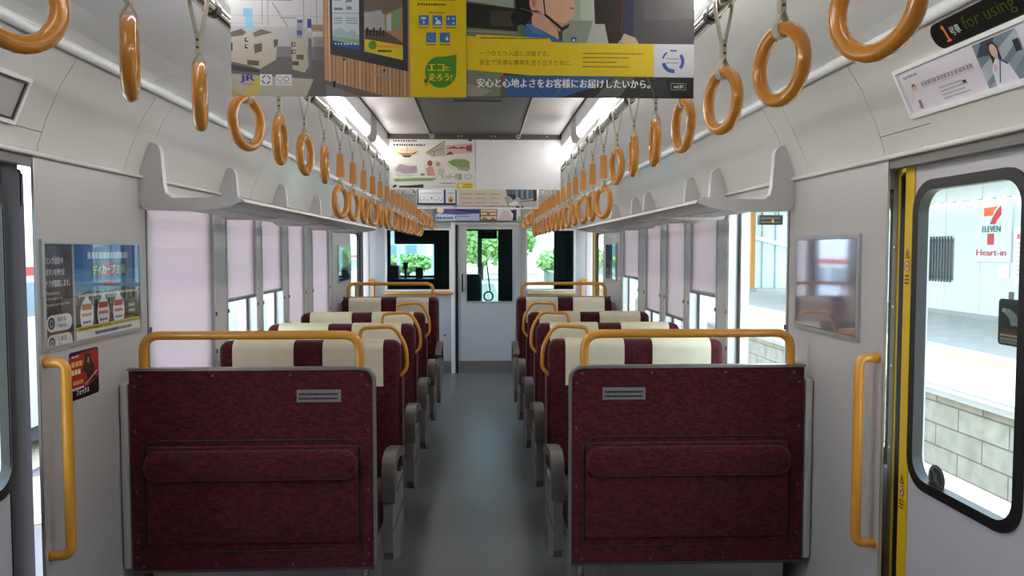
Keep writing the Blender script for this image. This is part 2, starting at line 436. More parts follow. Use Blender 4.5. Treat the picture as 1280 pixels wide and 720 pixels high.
# ------------------------------------------------------------------ side doors
def hole_leaf(mb, x0, x1, y0, y1, z0, z1, wy0, wy1, wz0, wz1, r, m):
    inner = rrect(wy0, wy1, wz0, wz1, r); cy, cz = (wy0 + wy1) / 2, (wz0 + wz1) / 2
    outer = []
    for (a, b) in inner:
        dx, dz = a - cy, b - cz
        t = min(((y1 - cy) if dx > 0 else (y0 - cy)) / dx if abs(dx) > 1e-9 else 1e9, ((z1 - cz) if dz > 0 else (z0 - cz)) / dz if abs(dz) > 1e-9 else 1e9)
        outer.append([cy + dx * t, cz + dz * t])
    for c in ((y0, z0), (y0, z1), (y1, z0), (y1, z1)):
        j = min(range(len(outer)), key=lambda i: (outer[i][0] - c[0]) ** 2 + (outer[i][1] - c[1]) ** 2); outer[j] = list(c)
    mb.ring_plate(outer, inner, 'x', x0, x1, m)
def side_door(sg, n, e, w, edge, rub, leafs=2, far=False):
    """e = y of the closing edge of the far leaf, leaves are w wide and stand one behind the other"""
    x0, x1 = (sg * 1.438, sg * 1.455) if far else (sg * 1.43, sg * 1.465)
    gx = (1.432, 1.460) if far else (1.422, 1.456)
    ma, mb_ = (.05, .20) if far else (.105, .075)
    root = None
    for k in range(leafs):
        a, b = e - w * (k + 1) + (.004 if k else 0), e - w * k
        m = MB(); hole_leaf(m, x0, x1, a, b, .005, 1.872, a + ma, b - mb_, .835, 1.765, .075, M['door'])
        if k == 0: o = m.build('door_%d' % n); struct(o); root = o
        else: o = m.build('door_leaf', root)
        g = MB()
        g.ring_plate(rrect(a + ma - .025, b - mb_ + .025, .81, 1.79, .095), rrect(a + ma + .007, b - mb_ - .007, .842, 1.758, .07), 'x', sg * gx[0], sg * gx[1], M['black']); g.build('window_gasket', root)
        g = MB(); g.box(sg * 1.447, sg * 1.451, a + ma - .005, b - mb_ + .005, .83, 1.77, M['glass']); g.build('door_pane', root)
    g = MB(); g.box(sg * 1.426, sg * 1.4302, e - (.15 if far else .085 if sg < 0 else .05), e, .005, 1.872, edge); g.build('leading_edge', root)
    g = MB(); g.box(sg * 1.428, sg * 1.462, e, e + (.09 if far else .032), .005, 1.815, rub); g.rbox(sg * 1.428, sg * 1.462, e, e + .032, 1.7, 1.83, .012, rub); g.build('door_rubber', root)
    return root
dl = side_door(-1, 2, 2.474, .655, M['navy'], M['gasket'])
dr = side_door(1, 3, 2.450, .655, M['yellow'], M['black'])
side_door(-1, 4, 9.44, 1.08, M['navy'], M['gasket'], 1, True)
side_door(1, 5, 9.36, 1.00, M['yellow'], M['black'], 1, True)
# jamb of the right near doorway: second yellow strip, beige screw rail and the pocket window beyond
m = MB()
m.box(1.43, 1.462, 2.482, 2.500, .005, 1.872, M['yellow']); m.box(1.428, 1.462, 2.500, 2.526, .005, 1.872, mat('jamb_beige', s(158, 146, 118), .5))
for z in (.35, .62, .9, 1.18, 1.38, 1.58, 1.78): m.disc((1.4285, 2.513, z), (-1, 0, 0), .005, .002, M['chrome'], 8)
m.ring_plate(rrect(2.527, 3.0, .81, 1.79, .09), rrect(2.547, 2.98, .842, 1.758, .07), 'x', 1.43, 1.46, M['black'])
m.box(1.43, 1.46, 2.526, 3.0, .005, .82, M['door']); m.box(1.43, 1.46, 2.526, 3.0, 1.78, 1.872, M['door'])
o = m.build('trim_4'); struct(o)
m = MB(); m.box(1.444, 1.447, 2.54, 2.99, .83, 1.77, M['glass']); m.build('pocket_pane', o)
m = MB()
for sg in (-1, 1): m.box(sg * W, sg * 1.5, 1.13, 2.49, -.03, .004, M['steel']); m.box(sg * W, sg * 1.5, 8.36, 9.64, -.03, .004, M['steel'])
m.box(-1.5, -1.386, 1.13, 2.72, 1.872, 1.874, M['navy']); struct(m.build('trim_5'))

# stickers on the right door
RW = lambda X: (lambda y, z: (X, y, z))
a = Art(RW(1.424), (-1, 0, 0))
def warn(a, y, z):
    a.poly([(y + .012, z), (y - .012, z), (y, z + .03)], P(20, 20, 18)); a.poly([(y + .0075, z + .003), (y - .0075, z + .003), (y, z + .022)], P(226, 186, 24)); a.rect(y - .001, z + .006, y + .001, z + .016, P(20, 20, 18))
    a.ell(y, z - .026, .013, .017, P(200, 60, 40)); a.ell(y, z - .026, .0095, .0135, P(225, 222, 215)); a.line(y - .006, z - .016, y + .006, z - .036, .003, P(200, 60, 40)); a.ell(y, z - .026, .004, .006, P(70, 60, 60))
    for q in range(3): a.marks(y - .013, z - .057 - .012 * q, y + .013, .007, P(40, 36, 20))
warn(a, 2.427, 1.545); warn(a, 2.427, .80)
a.build('warning_print', dr, 0)
m = MB(); m.prism(rrect(1.925, 2.012, 1.315, 1.440, .012), 'x', 1.4445, 1.4468, P(62, 78, 76)); m.prism(rrect(1.955, 1.975, 1.44, 1.46, .004), 'x', 1.4445, 1.4468, P(150, 165, 165))
o = m.build('glass_notice', dr)
a = Art(lambda u, v: (1.4445, 2.012 - u, 1.315 + v), (-1, 0, 0))
a.rect(.006, .045, .081, .115, P(52, 62, 60)); a.poly([(.022, .10), (.045, .098), (.07, .085), (.079, .07), (.079, .055), (.05, .055), (.045, .072), (.022, .088)], P(118, 140, 136)); a.ell(.022, .094, .008, .006, P(150, 165, 160))
a.rect(.006, .036, .081, .043, P(96, 52, 40))
for v, c in ((.028, (175, 170, 120)), (.018, (150, 160, 150)), (.010, (130, 140, 135))): a.marks(.01, v, .078, .007, P(*c))
a.build('notice_print', o, 0)
m = MB(); m.disc((1.4445, 2.272, .862), (1, 0, 0), .042, .002, P(52, 58, 58), 24); o = m.build('round_sticker', dr)
a = Art(lambda u, v: (1.4445, 2.272 - u, .862 + v), (-1, 0, 0)); a.arc(0, 0, .033, .038, 0, 360, P(120, 130, 130), 28); a.line(-.022, .026, .022, -.026, .006, P(120, 130, 130)); a.rect(-.012, -.012, .004, .014, P(96, 106, 106)); a.build('sticker_print', o, 0)

# ------------------------------------------------------------------ end bulkhead with gangway door and cab windows
m = MB(); bk = M['bulk']; Y0, Y1 = YB, YB + .06
def b(x0, x1, z0, z1, mm=bk, y0=Y0, y1=Y1): m.box(x0, x1, y0, y1, z0, z1, mm)
b(-1.5, -1.17, 0, 1.9); b(-1.17, -.334, 0, 1.062); b(-1.17, -.334, 1.845, 1.9); b(-.334, -.257, 0, 1.9)
b(.565, .612, 0, 1.9); b(.612, 1.235, 0, 1.062); b(.612, 1.235, 1.84, 1.9); b(1.235, 1.5, 0, 1.9); b(-1.5, 1.5, 1.9, 2.31); b(-.257, .565, 1.885, 1.9)
b(-1.385, -.34, 0, .155, M['steel'], Y0 - .004, Y0)
m.box(-.345, -.30, Y0 - .03, Y0, 0, 1.93, M['white']); m.box(-.30, -.288, Y0 - .03, Y0, 0, 1.93, M['alu'])
m.box(-.286, -.257, Y0 - .012, Y0, 0, 1.9, M['black'])
m.box(-.345, .60, Y0 - .022, Y0, 1.895, 1.925, M['alu']); m.box(.565, .60, Y0 - .022, Y0, 0, 1.895, M['pillar'])
m.disc((-.43, Y0, .49), (0, -1, 0), .014, .006, M['darkmetal'])
struct(m.build('wall_front'))
def frame(x0, x1, z0, z1, w, k):
    m = MB()
    m.box(x0, x0 + w, Y0 - .012, Y1, z0, z1, M['white']); m.box(x1 - w, x1, Y0 - .012, Y1, z0, z1, M['white']); m.box(x0 + w, x1 - w, Y0 - .012, Y1, z0, z0 + w, M['white']); m.box(x0 + w, x1 - w, Y0 - .012, Y1, z1 - w, z1, M['white'])
    o = m.build('window_%d' % k); struct(o)
    g = MB(); g.box(x0 + w, x1 - w, Y0 + .028, Y0 + .032, z0 + w, z1 - w, M['tintglass']); g.build('window_pane', o)
frame(-1.18, -.345, 1.05, 1.85, .022, 11); frame(.605, 1.245, 1.05, 1.845, .022, 12)
# gangway door
m = MB()
m.box(-.255, -.15, Y0 + .01, Y0 + .045, 0, 1.885, M['bulk']); m.box(.442, .563, Y0 + .01, Y0 + .045, 0, 1.885, M['bulk']); m.box(-.15, .442, Y0 + .01, Y0 + .045, 0, .915, M['bulk']); m.box(-.15, .442, Y0 + .01, Y0 + .045, 1.845, 1.885, M['bulk'])
dg = m.build('door_1'); struct(dg)
m = MB(); m.box(-.154, .446, Y0 + .004, Y0 + .05, .905, .919, M['alu']); m.box(-.154, .446, Y0 + .004, Y0 + .05, 1.841, 1.85, M['alu']); m.box(-.158, -.146, Y0 + .004, Y0 + .05, .905, 1.85, M['alu']); m.box(.438, .45, Y0 + .004, Y0 + .05, .905, 1.85, M['alu']); m.build('window_frame', dg)
m = MB(); m.box(-.15, .442, Y0 + .026, Y0 + .03, .915, 1.845, M['tintglass']); m.build('door_pane', dg)
m = MB(); m.box(-.255, .563, Y0 + .004, Y0 + .012, 0, .155, M['steel']); m.build('kick_plate', dg)
m = MB(); m.rbox(-.222, -.165, Y0 - .006, Y0 + .012, 1.04, 1.28, .008, M['alu']); m.box(-.216, -.192, Y0 - .008, Y0 + .004, 1.05, 1.27, M['black']); m.build('door_handle', dg)
m = MB(); m.disc((-.20, Y0 + .012, 1.45), (0, -1, 0), .013, .008, M['steel']); m.build('lock', dg)
# ledge rails under the cab windows
def ledge(x0, x1, lab, mm):
    t = thing('ledge_rail', lab, 'rail', ((x0 + x1) / 2, Y0 - .03, 1.005))
    m = MB(); m.rbox(x0, x1, Y0 - .065, Y0 - .012, 1.008, 1.045, .014, mm); m.build('rail', t)
    for x in (x0 + .1, x1 - .1):
        m = MB(); m.box(x - .02, x + .02, Y0 - .02, Y0, 1.01, 1.04, M['alu']); m.build('bracket', t)
ledge(-1.20, -.32, 'orange ledge rail below the left cab window', M['orange']); ledge(.63, 1.24, 'cream ledge rail below the right cab window', M['ivory'])

# driver's cab beyond the bulkhead
m = MB(); C_ = M['cab']; YF = 11.3
m.box(-1.5, 1.5, YB + .06, YF + .1, -.06, 0, C_); struct(m.build('floor_cab')); m = MB(); m.box(-1.5, -1.40, YB + .06, YF, 0, 2.31, M['cabgrey']); m.box(1.40, 1.5, YB + .06, YF, 0, 2.31, M['cabgrey']); m.box(-1.5, 1.5, YB + .06, YF, 2.0, 2.05, M['cabgrey'])
struct(m.build('trim_6')); m = MB()
def fb(x0, x1, z0, z1): m.box(x0, x1, YF, YF + .06, z0, z1, C_)
fb(-1.5, -1.30, 0, 2.31); fb(-1.30, -.60, 0, 1.2); fb(-1.30, -.60, 1.86, 2.31); fb(-.60, -.20, 0, 2.31); fb(-.20, .29, 0, .72); fb(-.20, .29, 1.86, 2.31); fb(.29, .70, 0, 2.31); fb(.70, 1.30, 0, 1.0); fb(.70, 1.30, 1.86, 2.31); fb(1.30, 1.5, 0, 2.31)
m.box(-.012, .05, YF - .03, YF + .06, .72, 1.86, M['pillar'])
struct(m.build('wall_cab'))
t = thing('cab_desk', 'black driving desk seen through the left cab window', 'desk', (-.85, 10.95, 0))
m = MB(); m.rbox(-1.32, -.42, 10.7, 11.28, 0, 1.17, .04, C_); m.build('desk_body', t)
m = MB(); m.rbox(-1.28, -1.14, 10.85, 11.2, 1.16, 1.36, .03, C_); m.rbox(-.90, -.80, 10.9, 11.1, 1.16, 1.33, .02, C_); m.build('console', t)
m = MB(); m.tube([(-1.05, 11.0, 1.16), (-1.05, 11.0, 1.34)], .02, M['black']); m.tube([(-1.05, 11.0, 1.30), (-1.05, 11.0, 1.40)], .035, M['black']); m.build('control_lever', t)
m = MB(); m.rbox(-1.22, -.62, 11.1, 11.14, 1.66, 1.90, .02, M['black']); tag(m.build('sun_visor'), 'black sun visor hanging across the left windscreen of the cab', 'sun visor')
m = MB(); m.rbox(.0, .27, 11.12, 11.16, 1.74, 1.92, .02, C_); tag(m.build('sun_visor'), 'dark visor at the top of the gangway windscreen', 'sun visor')
def curtain(x0, x1, y, z0, z1, lab):
    m = MB(); n = 40; f_ = []; bk_ = []
    for i in range(n + 1):
        x = x0 + (x1 - x0) * i / n; yy = y + .018 * math.sin(i * 1.35)
        f_.append((x, yy)); bk_.append((x, yy + .006))
    m.prism(f_ + bk_[::-1], 'z', z0, z1, mat('curtain_cloth', s(44, 50, 55), .8, var=.1)); tag(m.build('curtain'), lab, 'curtain')
curtain(-.60, -.36, 10.3, 1.0, 1.88, 'dark curtain at the right side of the left cab window')
curtain(.99, 1.36, 9.95, .9, 1.88, 'dark curtain drawn over the right half of the right cab window')
t = thing('driver_seat', 'black driver seat back seen through the gangway door window', 'seat', (-.03, 10.75, 0))
m = MB(); m.rbox(-.24, .03, 10.6, 10.72, .62, 1.24, .05, M['black']); m.build('backrest', t)
m = MB(); m.rbox(-.26, .05, 10.6, 11.0, .50, .62, .04, M['black']); m.build('seat', t)
m = MB(); m.tube([(-.1, 10.8, 0), (-.1, 10.8, .5)], .05, M['darkmetal']); m.build('pedestal', t)
t = thing('hook_pole', 'white pole with a red ring at its end, behind the gangway door window', 'pole', (.15, 11.2, .83))
m = MB(); m.tube([(.172, 11.2, .94), (.12, 11.22, 1.40)], .011, M['white']); m.build('pole', t)
m = MB(); m.tube([(.145 + .066 * math.cos(2 * PI * i / 24), 11.2, .895 + .066 * math.sin(2 * PI * i / 24)) for i in range(24)], .012, P(170, 90, 84), 8, True); m.build('ring', t)

# ================================================================== CEILING LIGHTS, RAILS, STRAPS
li = 0
for sg, sd in ((-1, 'left'), (1, 'right')):
    for k, y0 in enumerate((-.12, 1.28, 2.68, 4.10, 5.50, 6.90, 8.28)):
        y1 = y0 + 1.22
        t = thing('ceiling_light', 'tube ceiling light in the %s cove, %s from the near end' % (sd, ORD[k]), 'light', (sg * .555, (y0 + y1) / 2, 2.17), 'fluorescent tube lights along the ceiling coves')
        m = MB(); hp = [(sg * .518, 2.264), (sg * .522, 2.195), (sg * .530, 2.186), (sg * .556, 2.186), (sg * .60, 2.262)]
        m.prism(hp, 'y', y0 + .022, y1 - .022, M['cove']); m.build('housing', t)
        m = MB(); m.tube([(sg * .543, y0 + .024, 2.168), (sg * .543, y1 - .024, 2.168)], .0165, M['tube'], 10); m.build('tube', t)
        for yy in (y0, y1 - .022):
            m = MB(); pts = [(sg * .505 + sg * .0, 2.262)]
            m.prism([(sg * .5175, 2.264), (sg * .518, 2.19), (sg * .522, 2.160), (sg * .533, 2.146), (sg * .550, 2.145), (sg * .562, 2.158), (sg * .57, 2.19), (sg * .606, 2.262)], 'y', yy, yy + .022, M['cove'])
            m.build('end_cap', t)

def strap_rail(sg, lab):
    t = thing('strap_rail', lab, 'rail', (sg * .555, 5.7, 2.10))
    m = MB(); m.tube([(sg * .555, .3, 2.10), (sg * .555, YB, 2.10)], .0155, M['chrome'], 14); m.build('rail', t)
    for y in (.50, 2.12, 3.39, 5.0, 6.27, 7.86, 9.47):
        m = MB(); m.tube(fillet([(sg * .555, y, 2.10), (sg * .575, y, 2.155), (sg * .66, y, 2.258)], .03), .013, M['white'], 10); m.tube([(sg * .555, y - .03, 2.10), (sg * .555, y + .03, 2.10)], .022, M['alu'], 14); m.build('bracket', t)
    for k in range(28):
        y = 1.08 + .32 * k
        if y < 9.4: m = MB(); m.tube([(sg * .555, y - .012, 2.10), (sg * .555, y + .012, 2.10)], .019, M['darkmetal'], 12); m.build('collar', t)
strap_rail(-1, 'long chrome rail carrying hand straps on the left'); strap_rail(1, 'long chrome rail carrying hand straps on the right')

def make_strap(long_, ang, sg):
    """local origin at the rail centre"""
    t = bpy.data.objects.new('hanging_strap', None); COL.objects.link(t); t.empty_display_size = .05; ORG[t.name] = V((0, 0, 0))
    r = .019; up = [(r * math.cos(a), 0, r * math.sin(a)) for a in [PI * i / 8 for i in range(9)]]
    loop = [(.004, 0, -.085), (.017, 0, -.02)] + up + [(-.017, 0, -.02), (-.004, 0, -.085)]
    m = MB(); m.ribbon(loop, .018, .003, M['web'])
    ca, sa = math.cos(ang), math.sin(ang)
    zt = -.135 if not long_ else -.252          # top of the ring
    ze = -.118 if not long_ else -.13
    m.box(-.005, .005, -.009, .009, ze, -.078, M['web'])
    if long_: m.box(-.004, .004, -.008, .008, -.232, -.13, M['web'])
    zs = -.118 if not long_ else -.226
    zr = zt - .025                                # under the ring tube
    n_ = V((-sa, ca, 0)); w_ = V((ca, sa, 0))      # the lower loop hugs the ring tube
    lp = [V((0, 0, zs)) + n_ * .002, n_ * .013 + V((0, 0, zt - .004)), n_ * .0135 + V((0, 0, zr + .010)), n_ * .008 + V((0, 0, zr)), V((0, 0, zr - .002)), n_ * -.008 + V((0, 0, zr)), n_ * -.0135 + V((0, 0, zr + .010)), n_ * -.013 + V((0, 0, zt - .004)), V((0, 0, zs)) - n_ * .002]
    m.ribbon(lp, .016, .0025, M['web'], w_)
    m.build('strap', t)
    m = MB()
    for z in (-.092, -.108): m.tube([(0, -.011, z), (0, .011, z)], .003, M['darkmetal'], 6)
    m.build('rivet', t)
    zc = zt - .073 + .0125 - .0125
    m = MB(); R_ = .0605
    m.tube([w_ * (R_ * math.cos(2 * PI * i / 32)) + V((0, 0, zc + R_ * math.sin(2 * PI * i / 32))) for i in range(32)], .0125, M['strapring'], 12, True); m.build('ring', t, 60)
    if long_:
        m = MB(); m.add([(x, y, z) for z, h in ((-.222, .0155), (-.128, .0125)) for x, y in ((-h, -.0105), (h, -.0105), (h, .0105), (-h, .0105))], [(3, 2, 1, 0), (4, 5, 6, 7), (0, 1, 5, 4), (1, 2, 6, 5), (2, 3, 7, 6), (3, 0, 4, 7)], M['tubeor']); m.build('sleeve', t)
    return t
WL = [.85, .06, .06, .55, .2, .3, .08, .42, .35, .2, .35, .12, .2]; WR = [.8, .6, .5, .32, .12, .1, .3, .48, .22, .4, .15, .3, .12]
for sg, sd, wl in ((-1, 'left', WL), (1, 'right', WR)):
    for k in range(27):
        y = 1.0 + .3195 * k; long_ = 7 <= k <= 20
        w = wl[k] if k < len(wl) else random.uniform(.1, .5)
        az = math.atan2(sg * .555 - .033, y)           # view azimuth about z of this strap
        ang = -az + math.acos(w) * (1 if (k % 3 or k < 1) else 1)
        t = make_strap(long_, ang if sg < 0 else -az - math.acos(w), sg)
        t.location = (sg * .555, y, 2.10)
        if k > 0: pass
        ad = 'with orange sleeve' if long_ else 'without sleeve'
        tag(t, 'orange ring hand strap %s, %s rail, %s from near end' % (ad, sd, ORD[k]), 'hand strap', 'ring hand straps on the %s rail' % sd)

# ================================================================== LUGGAGE RACKS
BR = [(1.366, 2.018), (1.325, 2.018), (1.303, 2.006), (1.294, 1.985), (1.284, 1.84), (1.276, 1.808), (1.250, 1.789), (1.10, 1.792), (.985, 1.797), (.968, 1.785), (.975, 1.772), (1.02, 1.754), (1.09, 1.742), (1.20, 1.735), (1.36, 1.738), (1.383, 1.76), (1.383, 1.88), (1.376, 1.95)]
def rack(sg, fins, lab):
    t = thing('luggage_rack', lab, 'luggage rack', (sg * 1.2, 5.3, 1.735))
    for i, y in enumerate(fins):
        m = MB(); m.prism([(sg * x, z) for x, z in BR], 'y', y - .018, y + .018, M['rack']); m.build('bracket', t)
    m = MB(); m.prism([(sg * x, z) for x, z in ((.966, 1.775), (.972, 1.789), (.985, 1.797), (1.06, 1.792), (1.10, 1.782), (1.105, 1.762), (1.09, 1.75), (1.03, 1.755), (.98, 1.766))], 'y', fins[0] + .018, fins[-1] + .06, M['rackbeam']); m.build('front_beam', t)
    for x in (1.135, 1.175, 1.215, 1.255, 1.295):
        m = MB(); m.tube([(sg * x, fins[0], 1.757), (sg * x, fins[-1], 1.757)], .0085, M['rack'], 8); m.build('rack_pipe', t)
rack(-1, (3.25, 4.22, 5.28, 6.38, 7.33), 'silver luggage rack above the windows on the left')
rack(1, (3.25, 4.15, 4.66, 5.85, 6.33, 7.30), 'silver luggage rack above the windows on the right')

# ================================================================== SEATS
def arm(t, a, side):
    x0 = a * .4835; x1 = a * .530
    if side == 'wall': x0, x1 = -a * .470, -a * .478
    m = MB(); m.prism([(.20, .53), (.56, .53), (.62, .49), (.645, .30), (.637, .20), (.60, .15), (.48, .155), (.24, .235), (.205, .28)], 'x', x0, x1 - a * .006, M['greyplas'])
    for z in (.50, .37): m.box(x1 - a * .0062, x1 - a * .004, .21, .625, z - .003, z + .003, M['dark'])
    for q in range(6): m.rbox(x0 + a * .002, x1 - a * .002, .50, .648 - .004 * (5 - q), .165 + q * .02, .176 + q * .02, .003, M['capplas'], 1)
    p = m.build('armrest_panel', t)
    m = MB(); cp = [(.19, .50), (.19, .60), (.205, .648), (.24, .68), (.30, .692), (.40, .685), (.55, .655), (.63, .628), (.648, .606), (.635, .590), (.54, .612), (.40, .642), (.32, .645), (.29, .63), (.275, .59), (.275, .50)]
    m.prism(cp, 'x', x0 - a * .006, x1 + a * .004, M['capplas']); m.build('armrest_cap', p)
def covers(t, a, y0, y1, z0, z1, r):
    # two cream antimacassars draped over the top of the backrest
    x = .4725 * a
    for f0, f1 in ((.092, .425), (.585, .918)):
        xa = x - a * .945 * f0; xb = x - a * .945 * f1
        pr = [(y0 - .005, z0)] + [(y0 - .005 + (r + .005) * (1 - math.cos(q)), z1 + .005 - (r + .005) * (1 - math.sin(q))) for q in [PI / 2 * i / 6 for i in range(7)]]
        pr += [(y1 + .005 - (r + .005) * (1 - math.sin(q)), z1 + .005 - (r + .005) * (1 - math.cos(q))) for q in [PI / 2 * i / 6 for i in range(7)]] + [(y1 + .005, z0)]
        m = MB(); m.prism(pr, 'x', xa, xb, M['cream']); m.build('headrest_cover', t)
def bench(a, kind, lab, n):
    t = bpy.data.objects.new('bench_seat', None); COL.objects.link(t); ORG[t.name] = V((0, 0, 0)); tag(t, lab, 'seat', 'two-person maroon bench seats')
    q = M['moq']
    end = kind == 'end'
    if end:
        m = MB(); rp_ = [(-a * .4725, .305), (-a * .4725, 1.098)] + [(a * (.4725 - .05 + .05 * math.sin(t_)), 1.098 - .05 + .05 * math.cos(t_)) for t_ in [PI / 2 * i_ / 7 for i_ in range(8)]] + [(a * .4725, .305)]; m.prism(rp_, 'y', .002, .030, q); bp = m.build('back_panel', t)
        m = MB()
        e = .477
        pts = [(a * e, .016, .31), (a * e, .016, 1.105), (-a * e, .016, 1.105)]
        pl = fillet(pts, .055, 8)
        m.ribbon(pl, .036, .010, M['greymetal']); m.box(-.472, .472, .0, .03, .296, .306, M['darkmetal'])
        m.build('panel_trim', t)
        m = MB()
        for x, z in [(x, z) for x in (-.43, -.15, .15, .43) for z in (1.08, .322)] + [(sx * .452, z) for sx in (-1, 1) for z in (1.04, .86, .62, .42, .36)]: m.disc((x, .003, z), (0, -1, 0), .0055, .004, M['darkmetal'], 8)
        m.build('rivet', t)
        m = MB()      # folded jump seat: flap with a dark seam and a padded lip
        op = fillet([(-.425, .0, .385), (-.425, .0, .822), (.425, .0, .822), (.425, .0, .385)], .07, 8)
        m.tube(op, .0035, M['dark'], 6); m.tube([(-.40, .0, .378), (.40, .0, .378)], .0025, M['dark'], 6)
        m.rbox(-.412, .412, -.012, .012, .41, .80, .01, q, 2)
        js = m.build('jump_seat', t)
        m = MB(); L_ = [(.0, -.012), (.0, -.026), (.004, -.036), (.012, -.043), (.024, -.047)]
        rg = [[(x, y, z) for x, z in rrect(-.412 + i_, .412 - i_, .668 + i_, .786 - i_, .052 - i_, 6)] for i_, y in L_]; n_ = len(rg[0])
        m.add([p for r_ in rg for p in r_], [(k_ * n_ + i_, k_ * n_ + (i_ + 1) % n_, (k_ + 1) * n_ + (i_ + 1) % n_, (k_ + 1) * n_ + i_) for k_ in range(4) for i_ in range(n_)] + [tuple(4 * n_ + i_ for i_ in range(n_)), tuple(range(n_))[::-1]], q); m.build('padded_lip', js, 60)
        m = MB(); xc = a * .262; m.rbox(xc - .087, xc + .087, -.003, .004, .972, 1.022, .002, mat('notice_plate_grey', s(128, 122, 124), .4), 1); np_ = m.build('notice_plate', t)
        ar = Art(lambda u, v: (u, -.003, v), (0, -1, 0)); ar.marks(xc - .078, 1.006, xc + .076, .009, P(34, 30, 32), .12); ar.marks(xc - .078, .988, xc + .074, .009, P(34, 30, 32), .12); ar.build('plate_print', np_, 0)
        m = MB(); m.tube(fillet([(.42, .016, 1.10), (.42, .016, 1.237), (-.42, .016, 1.237), (-.42, .016, 1.10)], .085, 8), .0175, M['orange'], 14); m.build('handrail', t, 60)
        m = MB(); m.rbox(-a * .480, -a * .512, .004, .05, .31, 1.05, .008, M['pillar'], 2); m.build('side_filler', t)
        m = MB(); m.tube([(a * .43, .035, 0), (a * .43, .035, .30)], .015, M['chrome'], 12); m.box(a * .33, a * .345, .03, .05, 0, .30, M['chrome']); m.build('leg', t)
        y0, y1, zt = .036, .15, (1.09 if n == 0 else 1.10)
    else:
        y0, y1, zt = .0, .135, 1.093
    m = MB(); m.rbox(-.4725, .4725, y0, y1, .40, zt, .048, q, 5); bk_ = m.build('backrest', t, 50)
    if not (end and n == 0): covers(t, a, y0, y1, .855, zt, .048)
    m = MB(); m.rbox(-.465, .465, y1 - .02, .63, .335, .455, .045, q, 4); m.build('seat_cushion', t, 50)
    m = MB(); m.rbox(-.45, .43 if a > 0 else .45, .12, .56, .0, .33, .01, M['steel'], 2) if a > 0 else m.rbox(-.43, .45, .12, .56, .0, .33, .01, M['steel'], 2); m.build('heater_box', t)
    if not end:
        m = MB(); g = fillet([(a * .258, .05, 1.085), (a * .262, .045, 1.158), (a * .44, .045, 1.168), (a * .503, .045, 1.06), (a * .508, .045, .94), (a * .462, .055, .895)], .045, 6)
        m.tube(g, .0105, M['orange'], 10); m.build('corner_grip', t, 60)
        m = MB(); m.rbox(a * .472, a * .484, .02, .115, .42, .9, .004, q, 2); m.build('side_trim', t)
    arm(t, a, 'aisle')
    return t
XS = .8675
for sg, sd in ((-1, 'left'), (1, 'right')):
    a = -sg
    o = bench(a, 'end', 'nearest maroon bench on the %s, partition back with jump seat and orange handrail' % sd, 0); o.location = (sg * XS, 3.0, 0)
    p0 = bench(a, 'mid', 'maroon reversible bench with cream headrest covers just beyond the near %s partition' % sd, 1); p0.location = (sg * XS, 4.0, 0)
    copy_tree(p0, (sg * XS, 4.9, 0), 'middle maroon reversible bench with orange corner grip on the %s' % sd)
    copy_tree(p0, (sg * XS, 5.8, 0), 'third maroon reversible bench on the %s, before the facing seat' % sd)
    o = bench(-a, 'end', 'farthest maroon bench on the %s facing the camera, with orange handrail behind it' % sd, 4); o.location = (sg * XS, 7.645, 0); o.rotation_euler.z = PI

# ================================================================== GRAB HANDLES
def grab(sg, y, lab):
    m = MB(); xi = sg * (W - .066)
    m.tube(fillet([(sg * (W + .004), y, 1.205), (xi, y, 1.205), (xi, y, .565), (sg * (W + .004), y, .565)], .045, 8), .0165, M['orange'], 14)
    t = thing('grab_handle', lab, 'grab handle', (sg * W, y, .55)); m.build('bar', t, 60)
    for z in (1.205, .565):
        m = MB(); m.disc((sg * W, y, z), (-sg, 0, 0), .019, .006, M['orange'], 16); m.build('mounting_plate', t)
G = 'orange grab handle at '
grab(-1, 2.52, G + 'the near left doorway, below the red sticker'); grab(1, 2.52, G + 'the near right doorway, below the framed mirror')
grab(-1, 8.31, G + 'the near side of the far left door'); grab(-1, 9.67, G + 'the far side of the far left door, by the cab wall')
grab(1, 8.31, G + 'the near side of the far right door'); grab(1, 9.67, G + 'the far side of the far right door, by the cab wall')

# ================================================================== WALL NOTICES
def wall_frame(sg, y0, y1, z0, z1, name, lab, cat, w=.014, xw=W, cover=True):
    t = thing(name, lab, cat, (sg * xw, (y0 + y1) / 2, z0))
    m = MB(); xa, xb = sg * (xw - .010), sg * xw
    m.box(xa, xb, y0, y1, z0, z0 + w, M['alu']); m.box(xa, xb, y0, y1, z1 - w, z1, M['alu']); m.box(xa, xb, y0, y0 + w, z0 + w, z1 - w, M['alu']); m.box(xa, xb, y1 - w, y1, z0 + w, z1 - w, M['alu']); m.build('frame', t)
    if cover:
        m = MB(); m.box(sg * (xw - .0088), sg * (xw - .0082), y0 + w, y1 - w, z0 + w, z1 - w, M['plateglass']); m.build('clear_cover', t)
    return t
